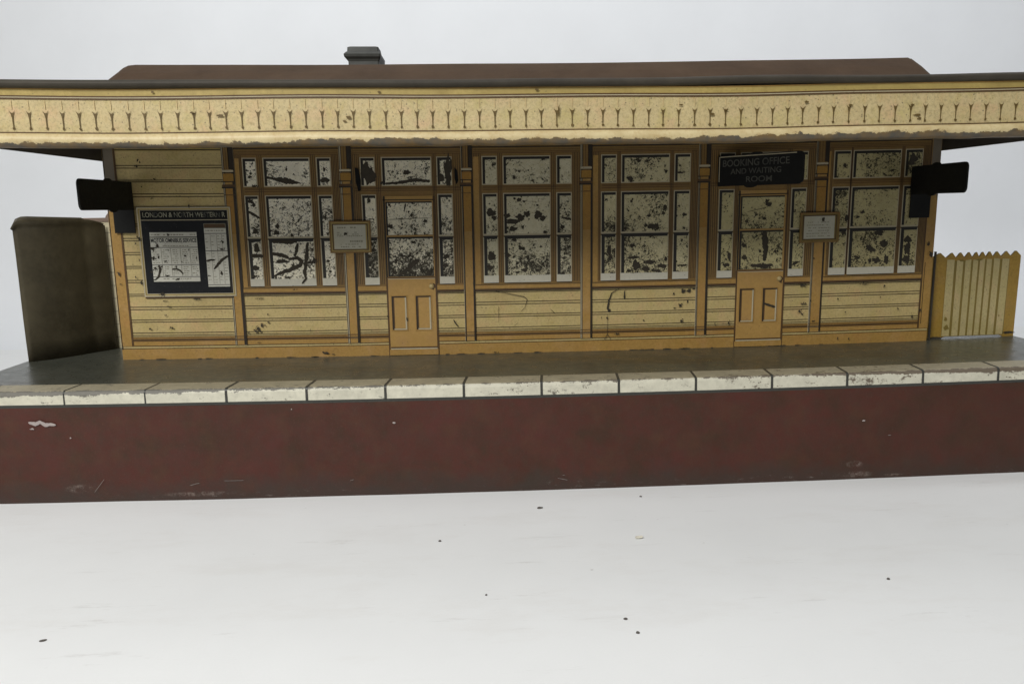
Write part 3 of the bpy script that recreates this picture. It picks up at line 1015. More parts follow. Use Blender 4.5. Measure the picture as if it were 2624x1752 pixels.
WIN = [('w1', .600, 1.087, ((.641, .698), (.737, .946), (.984, 1.044)), 0.055, 31., (.83, .78, .63)),
       ('w3', 1.714, 2.230, ((1.762, 1.826), (1.862, 2.081), (2.118, 2.184)), 0.05, 47., (.60, .555, .39)),
       ('w4', 2.288, 2.804, ((2.334, 2.401), (2.431, 2.658), (2.689, 2.760)), 0.04, 63., (.57, .51, .31)),
       ('w6', 3.442, 3.947, ((3.472, 3.548), (3.567, 3.798), (3.826, 3.906)), 0.045, 79., (.47, .41, .21))]
for key, xa, xb, cols, dens, seed, tone in WIN:
    M['glass_' + key] = glass('tin_pane_' + key, dens, seed, tone)
    f, g = B(), B()
    f.box(xa + .001, xb - .001, -.003, -.0002, .321, 1.06, 'frame')
    f.hl(xa, xb, .994, -.0036, 'ink', .006)
    for z in (.966, .973, .981):
        f.hl(xa + .004, xb - .004, z, -.0036, 'brownline', .0028)
    for z in (.797, .806, .812):
        f.hl(cols[0][0], cols[2][1], z, -.0036, 'brownline', .003)
    for (p, q_) in ((xa + .002, cols[0][0] - .006), (cols[0][1] + .006, cols[1][0] - .006), (cols[1][1] + .006, cols[2][0] - .006), (cols[2][1] + .006, xb - .002)):
        frame_lines(f, p, q_, .352, .965, 5 if q_ - p > .03 else 3)
    f.q(xa + .003, cols[0][0] - .018, .345, .95, -.0039, 'ochre')
    for (p, q_) in cols:
        pane(f, g, p, q_, .823, .948, 'glass_' + key)
        tall(f, g, p, q_, 'glass_' + key, 'glass_' + key)
    g.marks(MARKS[key], -.0058)
    win = f.build('window', ROOT)
    g.build('window_glass', win)
    s = B()
    s.box(xa + .001, xb - .001, -.0065, -.0032, .322, .343, 'ochre')
    s.q(xa, xb, .310, .3215, -.0045, 'brownline')
    s.hl(xa, xb, .312, -.0050, 'ink', .004)
    s.hl(xa, xb, .304, Y2, 'ink', .003)
    s.hl(xa + .001, xb, .341, -.0072, 'ink', .0026)
    s.build('window_sill', win)

# door bays
DOOR = [('d1', 1.146, 1.660, (1.188, 1.249), (1.288, 1.516), (1.548, 1.612), (1.284, 1.530), .115, 95., (.76, .71, .55)),
        ('d2', 2.862, 3.380, (2.910, 2.978), (3.012, 3.232), (3.268, 3.336), (3.003, 3.250), .04, 111., (.50, .44, .23))]
for key, xa, xb, sl, dr, sr, (da, db), dens, seed, tone in DOOR:
    M['glass_' + key] = glass('tin_pane_' + key, dens, seed, tone)
    f, g, h = B(), B(), B()
    f.box(xa + .001, da, -.003, -.0002, .321, 1.06, 'frame')
    f.box(db, xb - .001, -.003, -.0002, .321, 1.06, 'frame')
    f.box(da, db, -.003, -.0002, .772, 1.06, 'frame')
    f.hl(xa, xb, .994, -.0036, 'ink', .006)
    for z in (.966, .973, .981, .797, .806, .812):
        f.hl(xa + .004, xb - .004, z, -.0036, 'brownline', .0028)
    for p, q_ in ((xa + .002, sl[0] - .006), (sl[1] + .006, dr[0] - .008), (dr[1] + .006, sr[0] - .006), (sr[1] + .006, xb - .002)):
        frame_lines(f, p, q_, .352, .965, 4 if q_ - p > .03 else 3)
    surround = f.build('door_surround', ROOT)
    f, g = B(), B()
    for p, q_ in (sl, (dr[0], dr[1]), sr):
        pane(f, g, p, q_, .823, .948, 'glass_' + key)
    g.f, g.v, g.mi  # transom panes share one frame
    tr = [m for m in MARKS[key] if m[0][1] > .80]
    g.marks(tr, -.0058, kk=1.12)
    f.v += []
    off = len(f.v)
    f.v += g.v
    f.f += [tuple(off + i for i in q_) for q_ in g.f]
    f.mi += [f.mid(g.mats[i]) for i in g.mi]
    f.build('transom_light', surround)
    for p, q_ in (sl, sr):
        f, g = B(), B()
        tall(f, g, p, q_, 'glass_' + key, 'glass_' + key)
        g.marks([m for m in MARKS[key] if m[0][1] < .80 and p - .01 < m[0][0] < q_ + .01], -.0058)
        off = len(f.v)
        f.v += g.v
        f.f += [tuple(off + i for i in r) for r in g.f]
        f.mi += [f.mid(g.mats[i]) for i in g.mi]
        f.build('sidelight', surround)
        x0, x1 = (xa + .001, da) if p < dr[0] else (db, xb - .001)
        f = B()
        f.box(x0, x1, -.0065, -.0032, .322, .343, 'ochre')
        f.q(x0, x1, .310, .3215, -.0045, 'brownline')
        f.hl(x0, x1, .312, -.0050, 'ink', .004)
        f.hl(x0, x1, .304, Y2, 'ink', .003)
        f.build('window_sill', surround)
    # the door leaf
    d = B()
    d.box(da + .006, db - .004, -.0045, -.0002, .030, .771, 'ochre2')
    d.q(da, da + .008, .0, .385, -.0052, 'brownline')
    d.q(da + .002, da + .010, .385, .771, -.0052, 'ink')
    d.q(db - .009, db, .0, .771, -.0052, 'brownline')
    d.hl(da, db, .753, -.0052, 'ink', .005)
    d.hl(da + .01, db - .01, .383, -.0054, 'brownline', .006)
    d.hl(da + .01, db - .01, .377, -.0054, 'pale', .003)
    d.q(da + .012, dr[1], .388, .745, -.0054, 'shade')
    d.q(da + .012, dr[1] + .002, .579, .587, -.0062, 'ochre2')
    d.q(da + .012, dr[1], .571, .579, -.0062, 'shade')
    d.q(da + .010, db - .008, .036, .043, -.0056, 'brownline')
    d.q(da + .010, db - .008, .030, .036, -.0056, 'pale')
    d.marks([m for m in MARKS[key] if m[0][1] < .37], -.0095)
    leaf = d.build('door', ROOT)
    g = B()
    g.q(da + .020, dr[1], .588, .738, -.0058, 'glass_' + key)
    g.q(da + .022, dr[1], .390, .570, -.0058, 'glass_' + key)
    g.marks([m for m in MARKS[key] if .37 < m[0][1] < .80 and dr[0] - .01 < m[0][0] < dr[1] + .02], -.0066)
    g.build('door_glass', leaf)
    px = (da + .017, da + .100), (da + .134, da + .218)
    for a, c in px:
        p = B()
        p.rim(a, c, .122, .299, .005, .0022, -.0047, 'ochre')
        p.q(a + .005, c - .005, .127, .294, -.0050, 'brownline')
        p.q(a + .018, c - .012, .135, .286, -.0056, 'ochre2')
        p.q(c - .014, c - .007, .128, .288, -.0058, 'pale')
        p.q(a + .014, c - .008, .128, .134, -.0060, 'pale')
        p.q(a + .007, a + .012, .13, .292, -.0056, 'ink')
        p.hl(a + .01, c - .008, .289, -.0060, 'ink', .004)
        p.build('door_panel', leaf)
    kx = db - .028
    k = B()
    R = .013
    for i in range(6):
        for j in range(16):
            a0, a1 = math.pi / 2 * i / 6, math.pi / 2 * (i + 1) / 6
            t0, t1 = 2 * math.pi * j / 16, 2 * math.pi * (j + 1) / 16
            P = lambda a, t: (kx + R * math.cos(a) * math.cos(t), -.0052 - R * .8 * math.sin(a), .339 + R * math.cos(a) * math.sin(t))
            k.face((P(a0, t0), P(a0, t1), P(a1, t1), P(a1, t0)), 'brass')
    k.blob(kx + .005, .336, .016, .015, -.0050, 'brownline')
    k.build('door_knob', leaf, smooth=True)
    t = B()
    t.box(da + .004, db - .004, -.007, -.0002, .002, .0295, 'ochre')
    t.build('threshold', leaf)
    if key == 'd1':      # empty slots of a sign that has been lost
        for pts in (((1.160, .905), (1.176, .90), (1.186, .85), (1.184, .80), (1.172, .795), (1.164, .83)), ((1.628, .902), (1.640, .89), (1.646, .84), (1.636, .822), (1.628, .85))):
            t = B()
            t.face([(x, -.0100, z) for x, z in pts], 'slot')
            t.build('sign_slot', surround)

# poster board
b = B()
b.box(.135, .568, -.0065, -.0046, .306, .728, 'board')
b.rim(.135, .568, .306, .728, .006, .004, -.0065, 'pale')
b.rim(.141, .562, .312, .722, .005, .002, -.0065, 'strip')
b.rim(.147, .556, .318, .716, .003, .0028, -.0065, 'pale')
b.q(.137, .57, .298, .306, -.0060, 'brownline')
poster = b.build('poster_board', ROOT)
b = B()
b.q(.150, .553, .672, .712, -.0072, 'sign')
b.hl(.150, .553, .668, -.0076, 'pale', .0035)
b.text('LONDON & NORTH WESTERN R', (.160, -.0078, .681), (1, 0, 0), (0, 0, 1), .382, .023, 'letters', .012)
b.build('header_panel', poster)


def scribble(b, x0, x1, z, y, h, key='greytype', gap=.35):
    """a line of print too small to read"""
    x = x0
    while x < x1 - .004:
        w_ = random.uniform(.004, .013)
        if random.random() > gap:
            b.q(x, min(x1, x + w_), z - h / 2, z + h / 2, y, key)
        x += w_ + random.uniform(.002, .004)


b = B()
b.q(.184, .402, .378, .611, -.0072, 'sheet')
for z in (.589, .540, .458, .401):
    b.hl(.184, .402, z, -.0076, 'type', .003)
b.hl(.186, .400, .586, -.0076, 'greytype', .002)
for x in (.231, .275, .320, .365):
    b.vl(x, .462, .535, -.0076, 'greytype', .0025)
    b.vl(x, .404, .455, -.0076, 'greytype', .0025)
b.text('MOTOR OMNIBUS SERVICE', (.187, -.0078, .563), (1, 0, 0), (0, 0, 1), .212, .020, 'type', .03)
scribble(b, .19, .395, .600, -.0076, .005, gap=.2)
scribble(b, .24, .36, .547, -.0076, .004, gap=.2)
for c in range(5):
    x0 = (.187, .234, .278, .323, .368)[c]
    for z in lin(.528, .468, 6):
        scribble(b, x0 + random.uniform(0, .008), x0 + random.uniform(.022, .034), z, -.0076, .0035, gap=.1)
    for z in lin(.448, .408, 4):
        scribble(b, x0 + random.uniform(0, .008), x0 + random.uniform(.022, .034), z, -.0076, .0035, gap=.1)
scribble(b, .23, .37, .392, -.0076, .004, gap=.2)
b.marks([m for m in MARKS['poster'] if m[0][0] < .41], -.0082)
b.build('timetable_sheet', poster)
b = B()
b.q(.438, .540, .352, .628, -.0072, 'sheet')
b.q(.438, .540, .629, .651, -.0072, 'brownline')
b.rim(.438, .540, .629, .651, .002, .0008, -.0072, 'greytype')
for z in (.604, .522, .361):
    b.hl(.438, .540, z, -.0076, 'type', .003)
for x in (.465, .494, .518):
    b.vl(x, .365, .600, -.0076, 'greytype', .002)
scribble(b, .445, .535, .618, -.0076, .005, gap=.1)
for z in lin(.592, .372, 16):
    for x0 in (.441, .468, .497, .521):
        if random.random() < .75:
            scribble(b, x0, x0 + random.uniform(.01, .018), z, -.0076, .003, gap=.1)
b.marks([m for m in MARKS['poster'] if m[0][0] >= .41], -.0082)
b.build('timetable_sheet', poster, label='narrow timetable sheet with a dark heading')

# framed notices across the pilasters
for (x0, x1, z0, z1), lines in (((1.027, 1.222, .506, .657), 1), ((3.311, 3.507, .513, .659), 0)):
    b = B()
    b.box(x0, x1, -.0145, -.0092, z0, z1, 'strip' if lines else 'fgap')
    b.rim(x0, x1, z0, z1, .007, .0025, -.0145, 'frame')
    b.rim(x0 + .013, x1 - .013, z0 + .013, z1 - .013, .005, .0015, -.0145, 'brownline')
    nb = b.build('notice_board', ROOT)
    b = B()
    a0, a1, c0, c1 = x0 + .020, x1 - .024, z0 + .019, z1 - .018
    b.q(a0, a1, c0, c1, -.0152, 'paper')
    if lines:
        scribble(b, a0 + .018, a0 + .105, c1 - .013, -.0156, .007, 'greytype', .05)
        for z in (c1 - .036, c1 - .045, c1 - .053):
            scribble(b, a0 + .015, a0 + .045, z, -.0156, .004, 'greytype', .1)
            scribble(b, a0 + .06, a1 - .015, z, -.0156, .004, 'greytype', .45)
        b.blob(a0 + .055, c1 - .043, .0085, .006, -.0160, 'rust')
        scribble(b, a0 + .075, a1 - .01, c0 + .036, -.0156, .009, 'greytype', .0)
        scribble(b, a0 + .03, a1 - .03, c0 + .022, -.0156, .004, 'greytype', .2)
        scribble(b, a0 + .015, a1 - .02, c0 + .010, -.0156, .005, 'greytype', .1)
    else:
        for z in lin(c1 - .030, c0 + .012, 5):
            scribble(b, a0 + .012, a1 - .02, z, -.0156, .004, 'greytype', .25)
        b.blob(a0 + .095, c1 - .018, .008, .010, -.0160, 'rust')
    b.build('notice_paper', nb)


# signs on folded tin tabs
def sign(px, py, qx, qy, z0, z1, tabx, tz0, tz1, label, lines, flip):
    """a flat plate folded out from the wall at (px, py) to (qx, qy)"""
    u = Vector((qx - px, qy - py, 0))
    L = u.length
    u.normalize()
    nrm = Vector((u.y, -u.x, 0))                  # side that faces the platform
    if flip:
        nrm = -nrm
    H = z1 - z0
    out = [(0, 0)]
    for k in range(7):                            # a folded ear on the lower edge
        t = math.pi * k / 6
        out.append((L * .40 - .032 * math.cos(t), -.010 * math.sin(t)))
    out += [(L * .6, 0)]
    r = .024
    for a in lin(-math.pi / 2, 0, 5):
        out.append((L - r + r * math.cos(a), r + r * math.sin(a)))
    for a in lin(0, math.pi / 2, 5):
        out.append((L - r + r * math.cos(a), H - r + r * math.sin(a)))
    for k in range(7):
        t = math.pi * k / 6
        out.append((L * .46 + .03 * math.cos(t), H + .009 * math.sin(t)))
    out += [(0, H)]
    b = B()
    P = lambda a, h, o: tuple(Vector((px, py, z0)) + u * a + Vector((0, 0, h)) + nrm * o)
    fr = [P(a, h, .004) for a, h in out]
    bk = [P(a, h, -.004) for a, h in out]
    b.face(fr, 'sign')
    b.face(bk[::-1], 'sign')
    for i in range(len(out)):
        j = (i + 1) % len(out)
        b.face((fr[i], fr[j], bk[j], bk[i]), 'sign')
    s_ = b.build('hanging_sign', ROOT, label=label)
    t = B()
    t.box(tabx[0], tabx[1], -.016, -.010, tz0, tz1, 'sign')
    t.build('fixing_tab', s_)
    if lines:
        b = B()
        e = .0052
        for (a, c, h0, h1) in ((.010, L - .035, H - .0085, H - .0045), (.006, .010, .02, H - .006)):
            b.face((P(a, h0, e), P(c, h0, e), P(c, h1, e), P(a, h1, e)), 'pale')
        for txt, a, wd, h, hh in lines:
            b.text(txt, P(a, h, e), u, (0, 0, 1), wd, hh, 'signletters', .012)
        b.build('sign_lettering', s_)


sign(.122, -.012, .120, -.505, .716, .844, (.030, .124), .608, .84, 'plain blackened sign beside the poster board', None, False)
sign(3.858, -.012, 3.850, -.455, .735, .868, (3.857, 3.957), .620, .86, 'plain blackened sign beside the fence end', None, True)
sign(2.897, -.014, 3.180, -.335, .793, .936, (2.899, 2.955), .82, .93, 'black sign lettered booking office and waiting room',
     [('BOOKING OFFICE', .026, .335, .090, .032), ('AND WAITING', .068, .255, .054, .026), ('ROOM', .150, .130, .016, .026)], False)

# ------------------------------------------------------------------ canopy
CX0, CX1 = -.056, 4.056
CX = lin(CX0, CX1, 110)
YBK = .86
jw = wob(4., .006, 1.3)
b = B()
b.sweep([(YC, 1.150), (YC, .992)], CX, 'fascia', jw, cap=False)
for x in (CX0, CX1):
    b.face(((x, YC, .945), (x, YBK, .945), (x, YBK, 1.155), (x, YC, 1.155)), 'fascia')
    xi = x + (.006 if x < 1 else -.006)
    b.face(((xi, YC + .01, .944), (xi, YBK, .944), (xi, YBK, 1.155), (xi, YC + .01, 1.155)), 'soffit')
b.sweep([(YC - .0018, 1.151), (YC - .0018, 1.124)], CX, 'strip', jw, cap=False)
for z, w_, k_ in ((1.148, .004, 'ochre'), (1.1235, .004, 'brownline'), (1.119, .003, 'pale'), (1.1145, .005, 'brownline'), (.9955, .004, 'brownline')):
    b.sweep([(YC - .003, z + w_ / 2), (YC - .003, z - w_ / 2)], CX, k_, jw, cap=False)
# printed valance pattern: forked drops ending in a bead
bx = []
x = .819
while x > -.05:
    x -= .0582
    bx.insert(0, x)
bx += [.819 + .0579 * k for k in range(16)]
bx += [1.687 + .0576 * k for k in range(1, 13)]
bx += [2.435 + .0593 * k for k in range(0, 28)]
for x in bx:
    if x > 4.04:
        continue
    x += random.uniform(-.0015, .0015)
    yy = YC - .0032 + jw(x, 0)[0]
    zo = jw(x, 0)[1]
    wv = random.uniform(.0098, .0118)
    b.face([(x + a, yy, zo + z) for a, z in ((-wv, 1.0735), (-.0045, 1.0655), (0, 1.0640), (.0045, 1.0655), (wv, 1.0735), (.0048, 1.0585), (.0022, 1.046), (.0014, 1.014), (-.0014, 1.014), (-.0022, 1.046), (-.0048, 1.0585))], 'baluster')
    b.blob(x + .0005, zo + 1.0105, .0046, .0052, yy - .0003, 'baluster', 10)
    b.face([(x + a, yy, zo + z) for a, z in ((-.0015, 1.078), (.0015, 1.078), (.001, 1.110), (-.001, 1.110))], 'faint')
for x, z, rx, rz in ((3.41, 1.03, .014, .004), (3.42, 1.018, .008, .004), (3.39, 1.068, .010, .003), (2.62, 1.045, .010, .004), (.80, 1.055, .012, .004),
                     (1.265, 1.045, .010, .006), (1.25, 1.032, .006, .004), (2.30, 1.155, .006, .003), (1.38, 1.135, .006, .004), (.565, 1.137, .005, .004), (1.96, 1.14, .006, .004), (3.98, 1.03, .01, .006),
                     (2.67, 1.06, .008, .003), (2.04, 1.06, .003, .02), (2.5, 1.08, .007, .003), (.7, 1.064, .007, .003), (3.15, 1.07, .008, .004), (2.98, 1.085, .01, .004)):
    b.blob(x, z, rx, rz, YC - .0075, 'baluster')
canopy = b.build('canopy', ROOT)
b = B()
mp = [(YC - .001, .994), (YC - .010, .989), (YC - .017, .980), (YC - .0195, .970), (YC - .017, .959), (YC - .010, .949), (YC + .002, .943), (YC + .016, .942), (YC + .018, .95)]
jm = wob(4., .006, 1.3)
b.sweep(mp, CX, 'mould', lambda x, k: (jm(x, k)[0], jm(x, k)[1] + (.0035 * mn.noise(Vector((x * 9, 2, 1))) if k > 4 else 0)), cap=False)
b.build('canopy_moulding', canopy, smooth=True, label='rounded lower lip of the canopy, paint chipped to dark metal')
b = B()
gp = [(YC + .01, 1.1495), (YC - .012, 1.151), (YC - .022, 1.157), (YC - .025, 1.165), (YC - .022, 1.173), (YC - .012, 1.179), (YC + .006, 1.180), (YC + .05, 1.176)]
b.sweep(gp, CX, 'gutter', wob(6., .005, 1.6), cap=False)
b.build('gutter', canopy, smooth=True)
b = B()
b.box(CX0 + .004, CX1 - .004, YC + .02, YBK, 1.055, 1.066, 'soffit')
b.build('canopy_ceiling', canopy)
b = B()
b.box(CX0 - .002, CX1 + .002, YC + .045, YBK + .005, 1.160, 1.172, 'gutter')
b.build('canopy_deck', canopy)

# roof: low gabled box with a flat ridge
b = B()
RX = [.0, .012, .03, .055, .09] + lin(.2, 3.94, 40) + [3.953, 3.958]


def rz(x):
    z = 1.412 + (x - .1) / 3.9 * .010 + .003 * mn.noise(Vector((x * 1.5, 5, 5)))
    if x < .08:
        z -= (.08 - x) ** 2 * 6
    if x > 3.95:
        z -= .006
    return z


rows = []
for x in RX:
    z = rz(x)
    rows.append(len(b.v))
    for y, zz in ((-.16, 1.165), (.0, 1.165 + (z - 1.165) * .40), (.15, 1.165 + (z - 1.165) * .775), (.235, z - .010), (.25, z - .002), (.27, z), (.62, z), (.64, z - .004), (.85, 1.165)):
        b.v.append((x, y, zz))
for r0, r1 in zip(rows, rows[1:]):
    for k in range(8):
        b.f.append((r0 + k, r1 + k, r1 + k + 1, r0 + k + 1))
        b.mi.append(b.mid('roof'))
for r in (rows[0], rows[-1]):
    b.f.append(tuple(r + k for k in range(9)))
    b.mi.append(b.mid('roof'))
roof = b.build('roof', ROOT)


def rings(b, rs, key):
    base = []
    for z, x0, x1, y0, y1 in rs:
        base.append(len(b.v))
        c = .006
        b.v += [(x0 + c, y0, z), (x1 - c, y0, z), (x1, y0 + c, z), (x1, y1 - c, z), (x1 - c, y1, z), (x0 + c, y1, z), (x0, y1 - c, z), (x0, y0 + c, z)]
    for r0, r1 in zip(base, base[1:]):
        for k in range(8):
            j = (k + 1) % 8
            b.f.append((r0 + k, r0 + j, r1 + j, r1 + k))
            b.mi.append(b.mid(key))
    b.f.append(tuple(base[-1] + k for k in range(8)))
    b.mi.append(b.mid(key))


b = B()
rings(b, [(1.35, 1.086, 1.243, .45, .635), (1.468, 1.086, 1.243, .45, .635)], 'chimney')
ch = b.build('chimney', ROOT)
b = B()
rings(b, [(1.464, 1.085, 1.244, .449, .636), (1.474, 1.080, 1.249, .444, .641), (1.484, 1.068, 1.254, .432, .646), (1.497, 1.066, 1.255, .428, .642), (1.507, 1.075, 1.250, .436, .62), (1.513, 1.083, 1.244, .445, .60), (1.533, 1.084, 1.243, .447, .56), (1.537, 1.092, 1.236, .455, .55)], 'chimney')
b.build('chimney_cap', ch, smooth=False)

# ------------------------------------------------------------------ screen, brick wall and picket fence
b = B()
P0, P1, P2, P3 = Vector((-.434, -.022)), Vector((-.345, .020)), Vector((-.262, .150)), Vector((-.232, .218))
path = [(P0 * (1 - t) ** 3 + P1 * 3 * t * (1 - t) ** 2 + P2 * 3 * t * t * (1 - t) + P3 * t ** 3) for t in lin(0, 1, 14)]
path += [Vector((-.232, .218)).lerp(Vector((-.172, .314)), t) + Vector((.008 * math.sin(t * 3.1), 0)) for t in lin(.12, 1, 6)]
sl = [0.]
for p, q_ in zip(path, path[1:]):
    sl.append(sl[-1] + (q_ - p).length)
lev = lin(0, .60, 6) + [.628, .640, .650, .66, 1.]
idx = {}
for i, p in enumerate(path):
    zt = .690 - .012 * min(1, sl[i] / .33)
    if i > 14:
        zt -= .028 * (i - 14) / 6 + (.004 if i == 15 else 0)
    r = .06
    if sl[i] < r:
        zt -= r - math.sqrt(max(0, r * r - (r - sl[i]) ** 2))
    for j, l in enumerate(lev):
        z = l if l < .9 else zt
        z = min(z, zt - .0012 * (len(lev) - 1 - j))
        o = (0, -.002, -.009, -.013, -.012)[j - 7] if j >= 7 else .004 * mn.noise(Vector((sl[i] * 6, l * 3, 2)))
        idx[i, j] = len(b.v)
        b.v.append((p.x, p.y + o, z))
for i in range(len(path) - 1):
    for j in range(len(lev) - 1):
        b.f.append((idx[i, j], idx[i + 1, j], idx[i + 1, j + 1], idx[i, j + 1]))
        b.mi.append(b.mid('screen'))
sc_ = b.build('side_screen', ROOT, smooth=True)
md = sc_.modifiers.new('thick', 'SOLIDIFY')
md.thickness = .008
md.offset = 1
b = B()
b.box(-.42, -.002, .33, .342, 0, .655, 'brick')
for k, z in enumerate(lin(.06, .60, 8)):
    b.hl(-.42, -.002, z, .3285, 'greytype', .004)
    for x in lin(-.40 + (.045 if k % 2 else 0), -.02, 4):
        b.vl(x, z, z + .067, .3285, 'greytype', .003)
bw = b.build('brick_wall', ROOT)
b = B()
out = [(-.42, .655), (-.42, .672), (-.165, .676)]
out += [(-.105 + .062 * math.cos(a), .668 + .045 * math.sin(a)) for a in lin(math.pi * .95, math.pi * .05, 10)]
out += [(-.002, .664), (-.002, .655)]
fr = [(x, .326, z) for x, z in out]
bk = [(x, .346, z) for x, z in out]
b.face(fr, 'coping')
b.face(bk[::-1], 'coping')
for i in range(len(out)):
    j = (i + 1) % len(out)
    b.face((fr[i], fr[j], bk[j], bk[i]), 'coping')
b.build('wall_coping', bw)

tips = [4.066, 4.127, 4.172, 4.216, 4.254, 4.287, 4.324, 4.361, 4.410, 4.461]
low = [4.018] + [(a + c) / 2 for a, c in zip(tips, tips[1:])] + [4.489]
fb = lambda x: .009 if 4.11 < x < 4.43 else -.001
b = B()
FY = .045
top = []
for i, t in enumerate(tips):
    top += [(low[i], .414), (t - .004, .4385 - (.002 if i % 3 else 0)), (t + .003, .4385)]
top.append((low[-1], .414))
for (x0, z0), (x1, z1) in zip(top, top[1:]):
    for y, s_ in ((FY, 1), (FY + .007, -1)):
        q_ = [(x0, y, fb(x0)), (x1, y, fb(x1)), (x1, y, z1), (x0, y, z0)]
        b.face(q_[::s_], 'fence')
    b.face(((x0, FY, z0), (x1, FY, z1), (x1, FY + .007, z1), (x0, FY + .007, z0)), 'gutter')
b.face(((low[-1], FY, 0), (low[-1], FY + .007, 0), (low[-1], FY + .007, .414), (low[-1], FY, .414)), 'fence')
b.q(4.104, 4.432, .010, .398, FY - .0012, 'fgap')
for i in range(1, 9):
    a, c = low[i], low[i + 1]
    m = (a + c) / 2
    hw = (c - a) * .365
    sh = (m - 4.27) * -.012
    b.face([(m - hw + sh, FY - .0022, .012), (m + hw + sh, FY - .0022, .012), (m + hw, FY - .0022, .402 + random.uniform(-.004, .004)), (m - hw, FY - .0022, .402 + random.uniform(-.004, .004))], 'slat')
for x, z, rx, rz_ in ((4.12, .10, .008, .01), (4.126, .055, .012, .014), (4.46, .02, .03, .006), (4.07, .004, .04, .006), (4.40, .11, .003, .006), (4.18, .398, .014, .006), (4.27, .40, .02, .004)):
    b.blob(x, z, rx, rz_, FY - .0034, 'fgap' if z > .03 else 'gutter')
fence = b.build('picket_fence', ROOT)
b = B()
b.box(4.0135, 4.020, .0, .012, 0, .45, 'gutter')
b.build('corner_strip', ROOT)


# ------------------------------------------------------------------ crumbs on the paper
def crumb(name, x, y, rx, ry, h, rot, col, label, cat, group=None):
    me = bpy.data.meshes.new(name)
    v, f = [], []
    n = 10
    prof = ((1.0, .0), (1.05, .35), (.8, .75), (.35, 1.))
    ph = random.random() * 40
    for r, z in prof:
        for k in range(n):
            t = 2 * math.pi * k / n
            rr = r * (1 + .35 * mn.noise(Vector((ph + math.cos(t), math.sin(t), z))))
            v.append((rx * rr * math.cos(t), ry * rr * math.sin(t), h * z * (1 + .3 * mn.noise(Vector((ph, t, z))))))
    for j in range(len(prof) - 1):
        for k in range(n):
            f.append((j * n + k, j * n + (k + 1) % n, (j + 1) * n + (k + 1) % n, (j + 1) * n + k))
    f.append(tuple((len(prof) - 1) * n + k for k in range(n)))
    me.from_pydata(v, [], f)
    me.materials.append(M[col])
    o = bpy.data.objects.new(name, me)
    o.scale = (.85, .85, .8)
    o.location = (x, y, -HB + sag(x) + .0006)
    o.rotation_euler = (0, 0, rot)
    COL.objects.link(o)
    o['label'] = label
    o['category'] = cat
    if group:
        o['group'] = group


M['crumb'] = dark_tin('dark_crumb', (.085, .075, .065), .3, 0, .7, seed=9.)
M['flakecol'] = paint('cream_flake', (.68, .65, .55), .15, 0, 24.)
G = 'dark crumbs on the white paper'
crumb('dirt_crumb', 1.951, -.856, .0125, .010, .006, .2, 'crumb', 'largest dark oval crumb lying close in front of the maroon base', 'crumb', G)
crumb('dirt_crumb', 2.375, -.772, .006, .006, .004, .6, 'crumb', 'tiny round dark crumb almost touching the maroon base, above the curled flake', 'crumb', G)
crumb('dirt_crumb', 1.566, -1.135, .006, .006, .005, .9, 'crumb', 'lone dark crumb left of the curled cream flake at the same distance', 'crumb', G)
crumb('dirt_crumb', 2.129, -1.709, .006, .006, .005, .1, 'crumb', 'farther of two dark crumbs lying close together on the front paper', 'crumb', G)
crumb('dirt_crumb', 2.149, -1.784, .0062, .006, .005, .4, 'crumb', 'nearer of two dark crumbs lying close together on the front paper', 'crumb', G)
crumb('dirt_crumb', 3.003, -1.539, .0056, .0055, .005, .3, 'crumb', 'single dark crumb alone on the right part of the white paper', 'crumb', G)
crumb('dirt_crumb', .482, -1.712, .011, .007, .003, .3, 'crumb', 'flat brownish crumb alone near the left front of the paper', 'crumb', G)
crumb('dirt_crumb', 1.727, -1.538, .0045, .0045, .004, .7, 'crumb', 'very small dark crumb left of the pair of close crumbs', 'crumb', G)
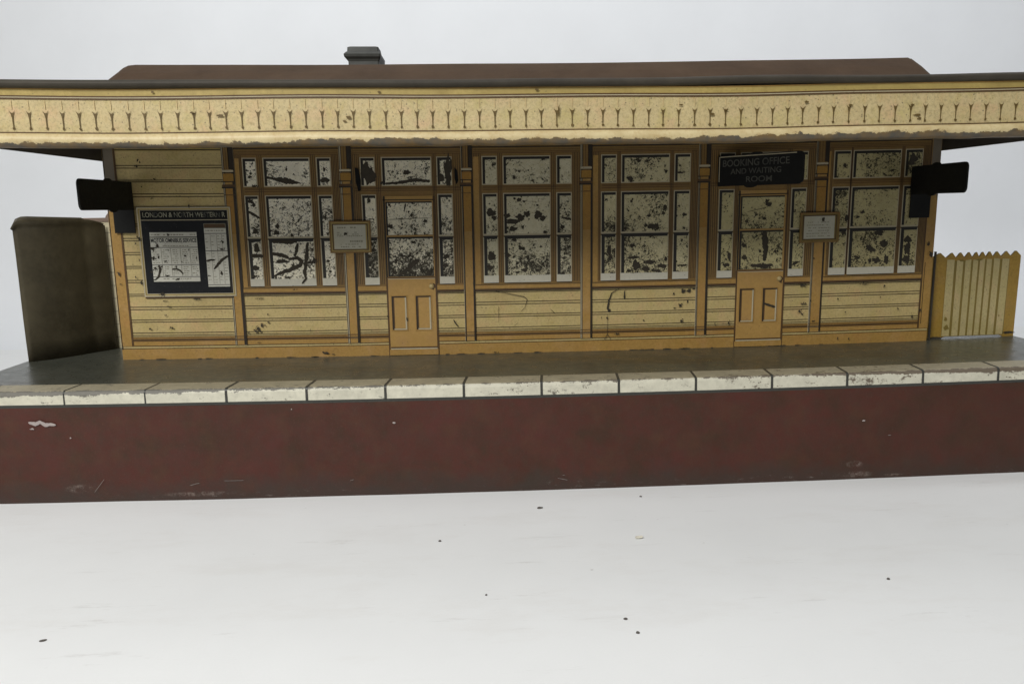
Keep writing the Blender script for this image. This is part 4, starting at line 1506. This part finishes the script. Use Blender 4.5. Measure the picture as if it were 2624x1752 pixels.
# a curled flake of cream paint
v, f = [], []
for i in range(9):
    a = math.radians(-60 + 120 * i / 8)
    for j in range(5):
        t = j / 4 - .5
        w_ = 1 - 1.6 * t * t
        v.append((.020 * t * 2, .010 * math.sin(a) * w_, .010 * (1 - math.cos(a)) * 1.1 + .003 * abs(t)))
for i in range(8):
    for j in range(4):
        f.append((i * 5 + j, i * 5 + j + 1, (i + 1) * 5 + j + 1, (i + 1) * 5 + j))
me = bpy.data.meshes.new('paint_flake')
me.from_pydata(v, [], f)
me.materials.append(M['flakecol'])
fl = bpy.data.objects.new('paint_flake', me)
fl.location = (2.285, -1.168, -HB + sag(2.285) + .002)
fl.rotation_euler = (.15, 0, .25)
fl.scale = (.72, .8, .8)
COL.objects.link(fl)
md = fl.modifiers.new('thick', 'SOLIDIFY')
md.thickness = .0015
fl['label'] = 'small curled flake of cream paint lying on the white paper'
fl['category'] = 'paint flake'

# ------------------------------------------------------------------ camera
cam = bpy.data.cameras.new('camera')
co = bpy.data.objects.new('camera', cam)
COL.objects.link(co)
pi_, ya, ro = 0.17469974, 0.04617451, -0.01515002
fw = Vector((math.sin(ya) * math.cos(pi_), math.cos(ya) * math.cos(pi_), -math.sin(pi_)))
r0 = Vector((math.cos(ya), -math.sin(ya), 0))
u0 = r0.cross(fw)
r_ = r0 * math.cos(ro) + u0 * math.sin(ro)
u_ = -r0 * math.sin(ro) + u0 * math.cos(ro)
from mathutils import Matrix
mt = Matrix((r_, u_, -fw)).transposed().to_4x4()
mt.translation = (1.71651971, -3.75489624, 0.704177)
co.matrix_world = mt
cam.sensor_width = 36
cam.lens = 1765.4734 / 2348 * 36
cam.clip_start = .05
cam.clip_end = 60
SC.camera = co

# ------------------------------------------------------------------ light: a soft lamp high on the left in front, dim room around
wd = bpy.data.worlds.new('World')
SC.world = wd
wd.use_nodes = True
bg = wd.node_tree.nodes['Background']
bg.inputs[0].default_value = (.90, .95, 1.0, 1)
bg.inputs[1].default_value = WORLD


def area(name, loc, tgt, size, power, col):
    l = bpy.data.lights.new(name, 'AREA')
    l.shape = 'RECTANGLE'
    l.size, l.size_y = size
    l.energy = power
    l.color = col
    o = bpy.data.objects.new(name, l)
    o.location = loc
    o.rotation_euler = (Vector(tgt) - Vector(loc)).to_track_quat('-Z', 'Y').to_euler()
    COL.objects.link(o)


for a in LAMPS:
    area(*a)

vs = SC.view_settings
vs.view_transform = 'Standard'
vs.look = 'None'
vs.exposure = EXPO
vs.gamma = 1
vs.use_curve_mapping = False
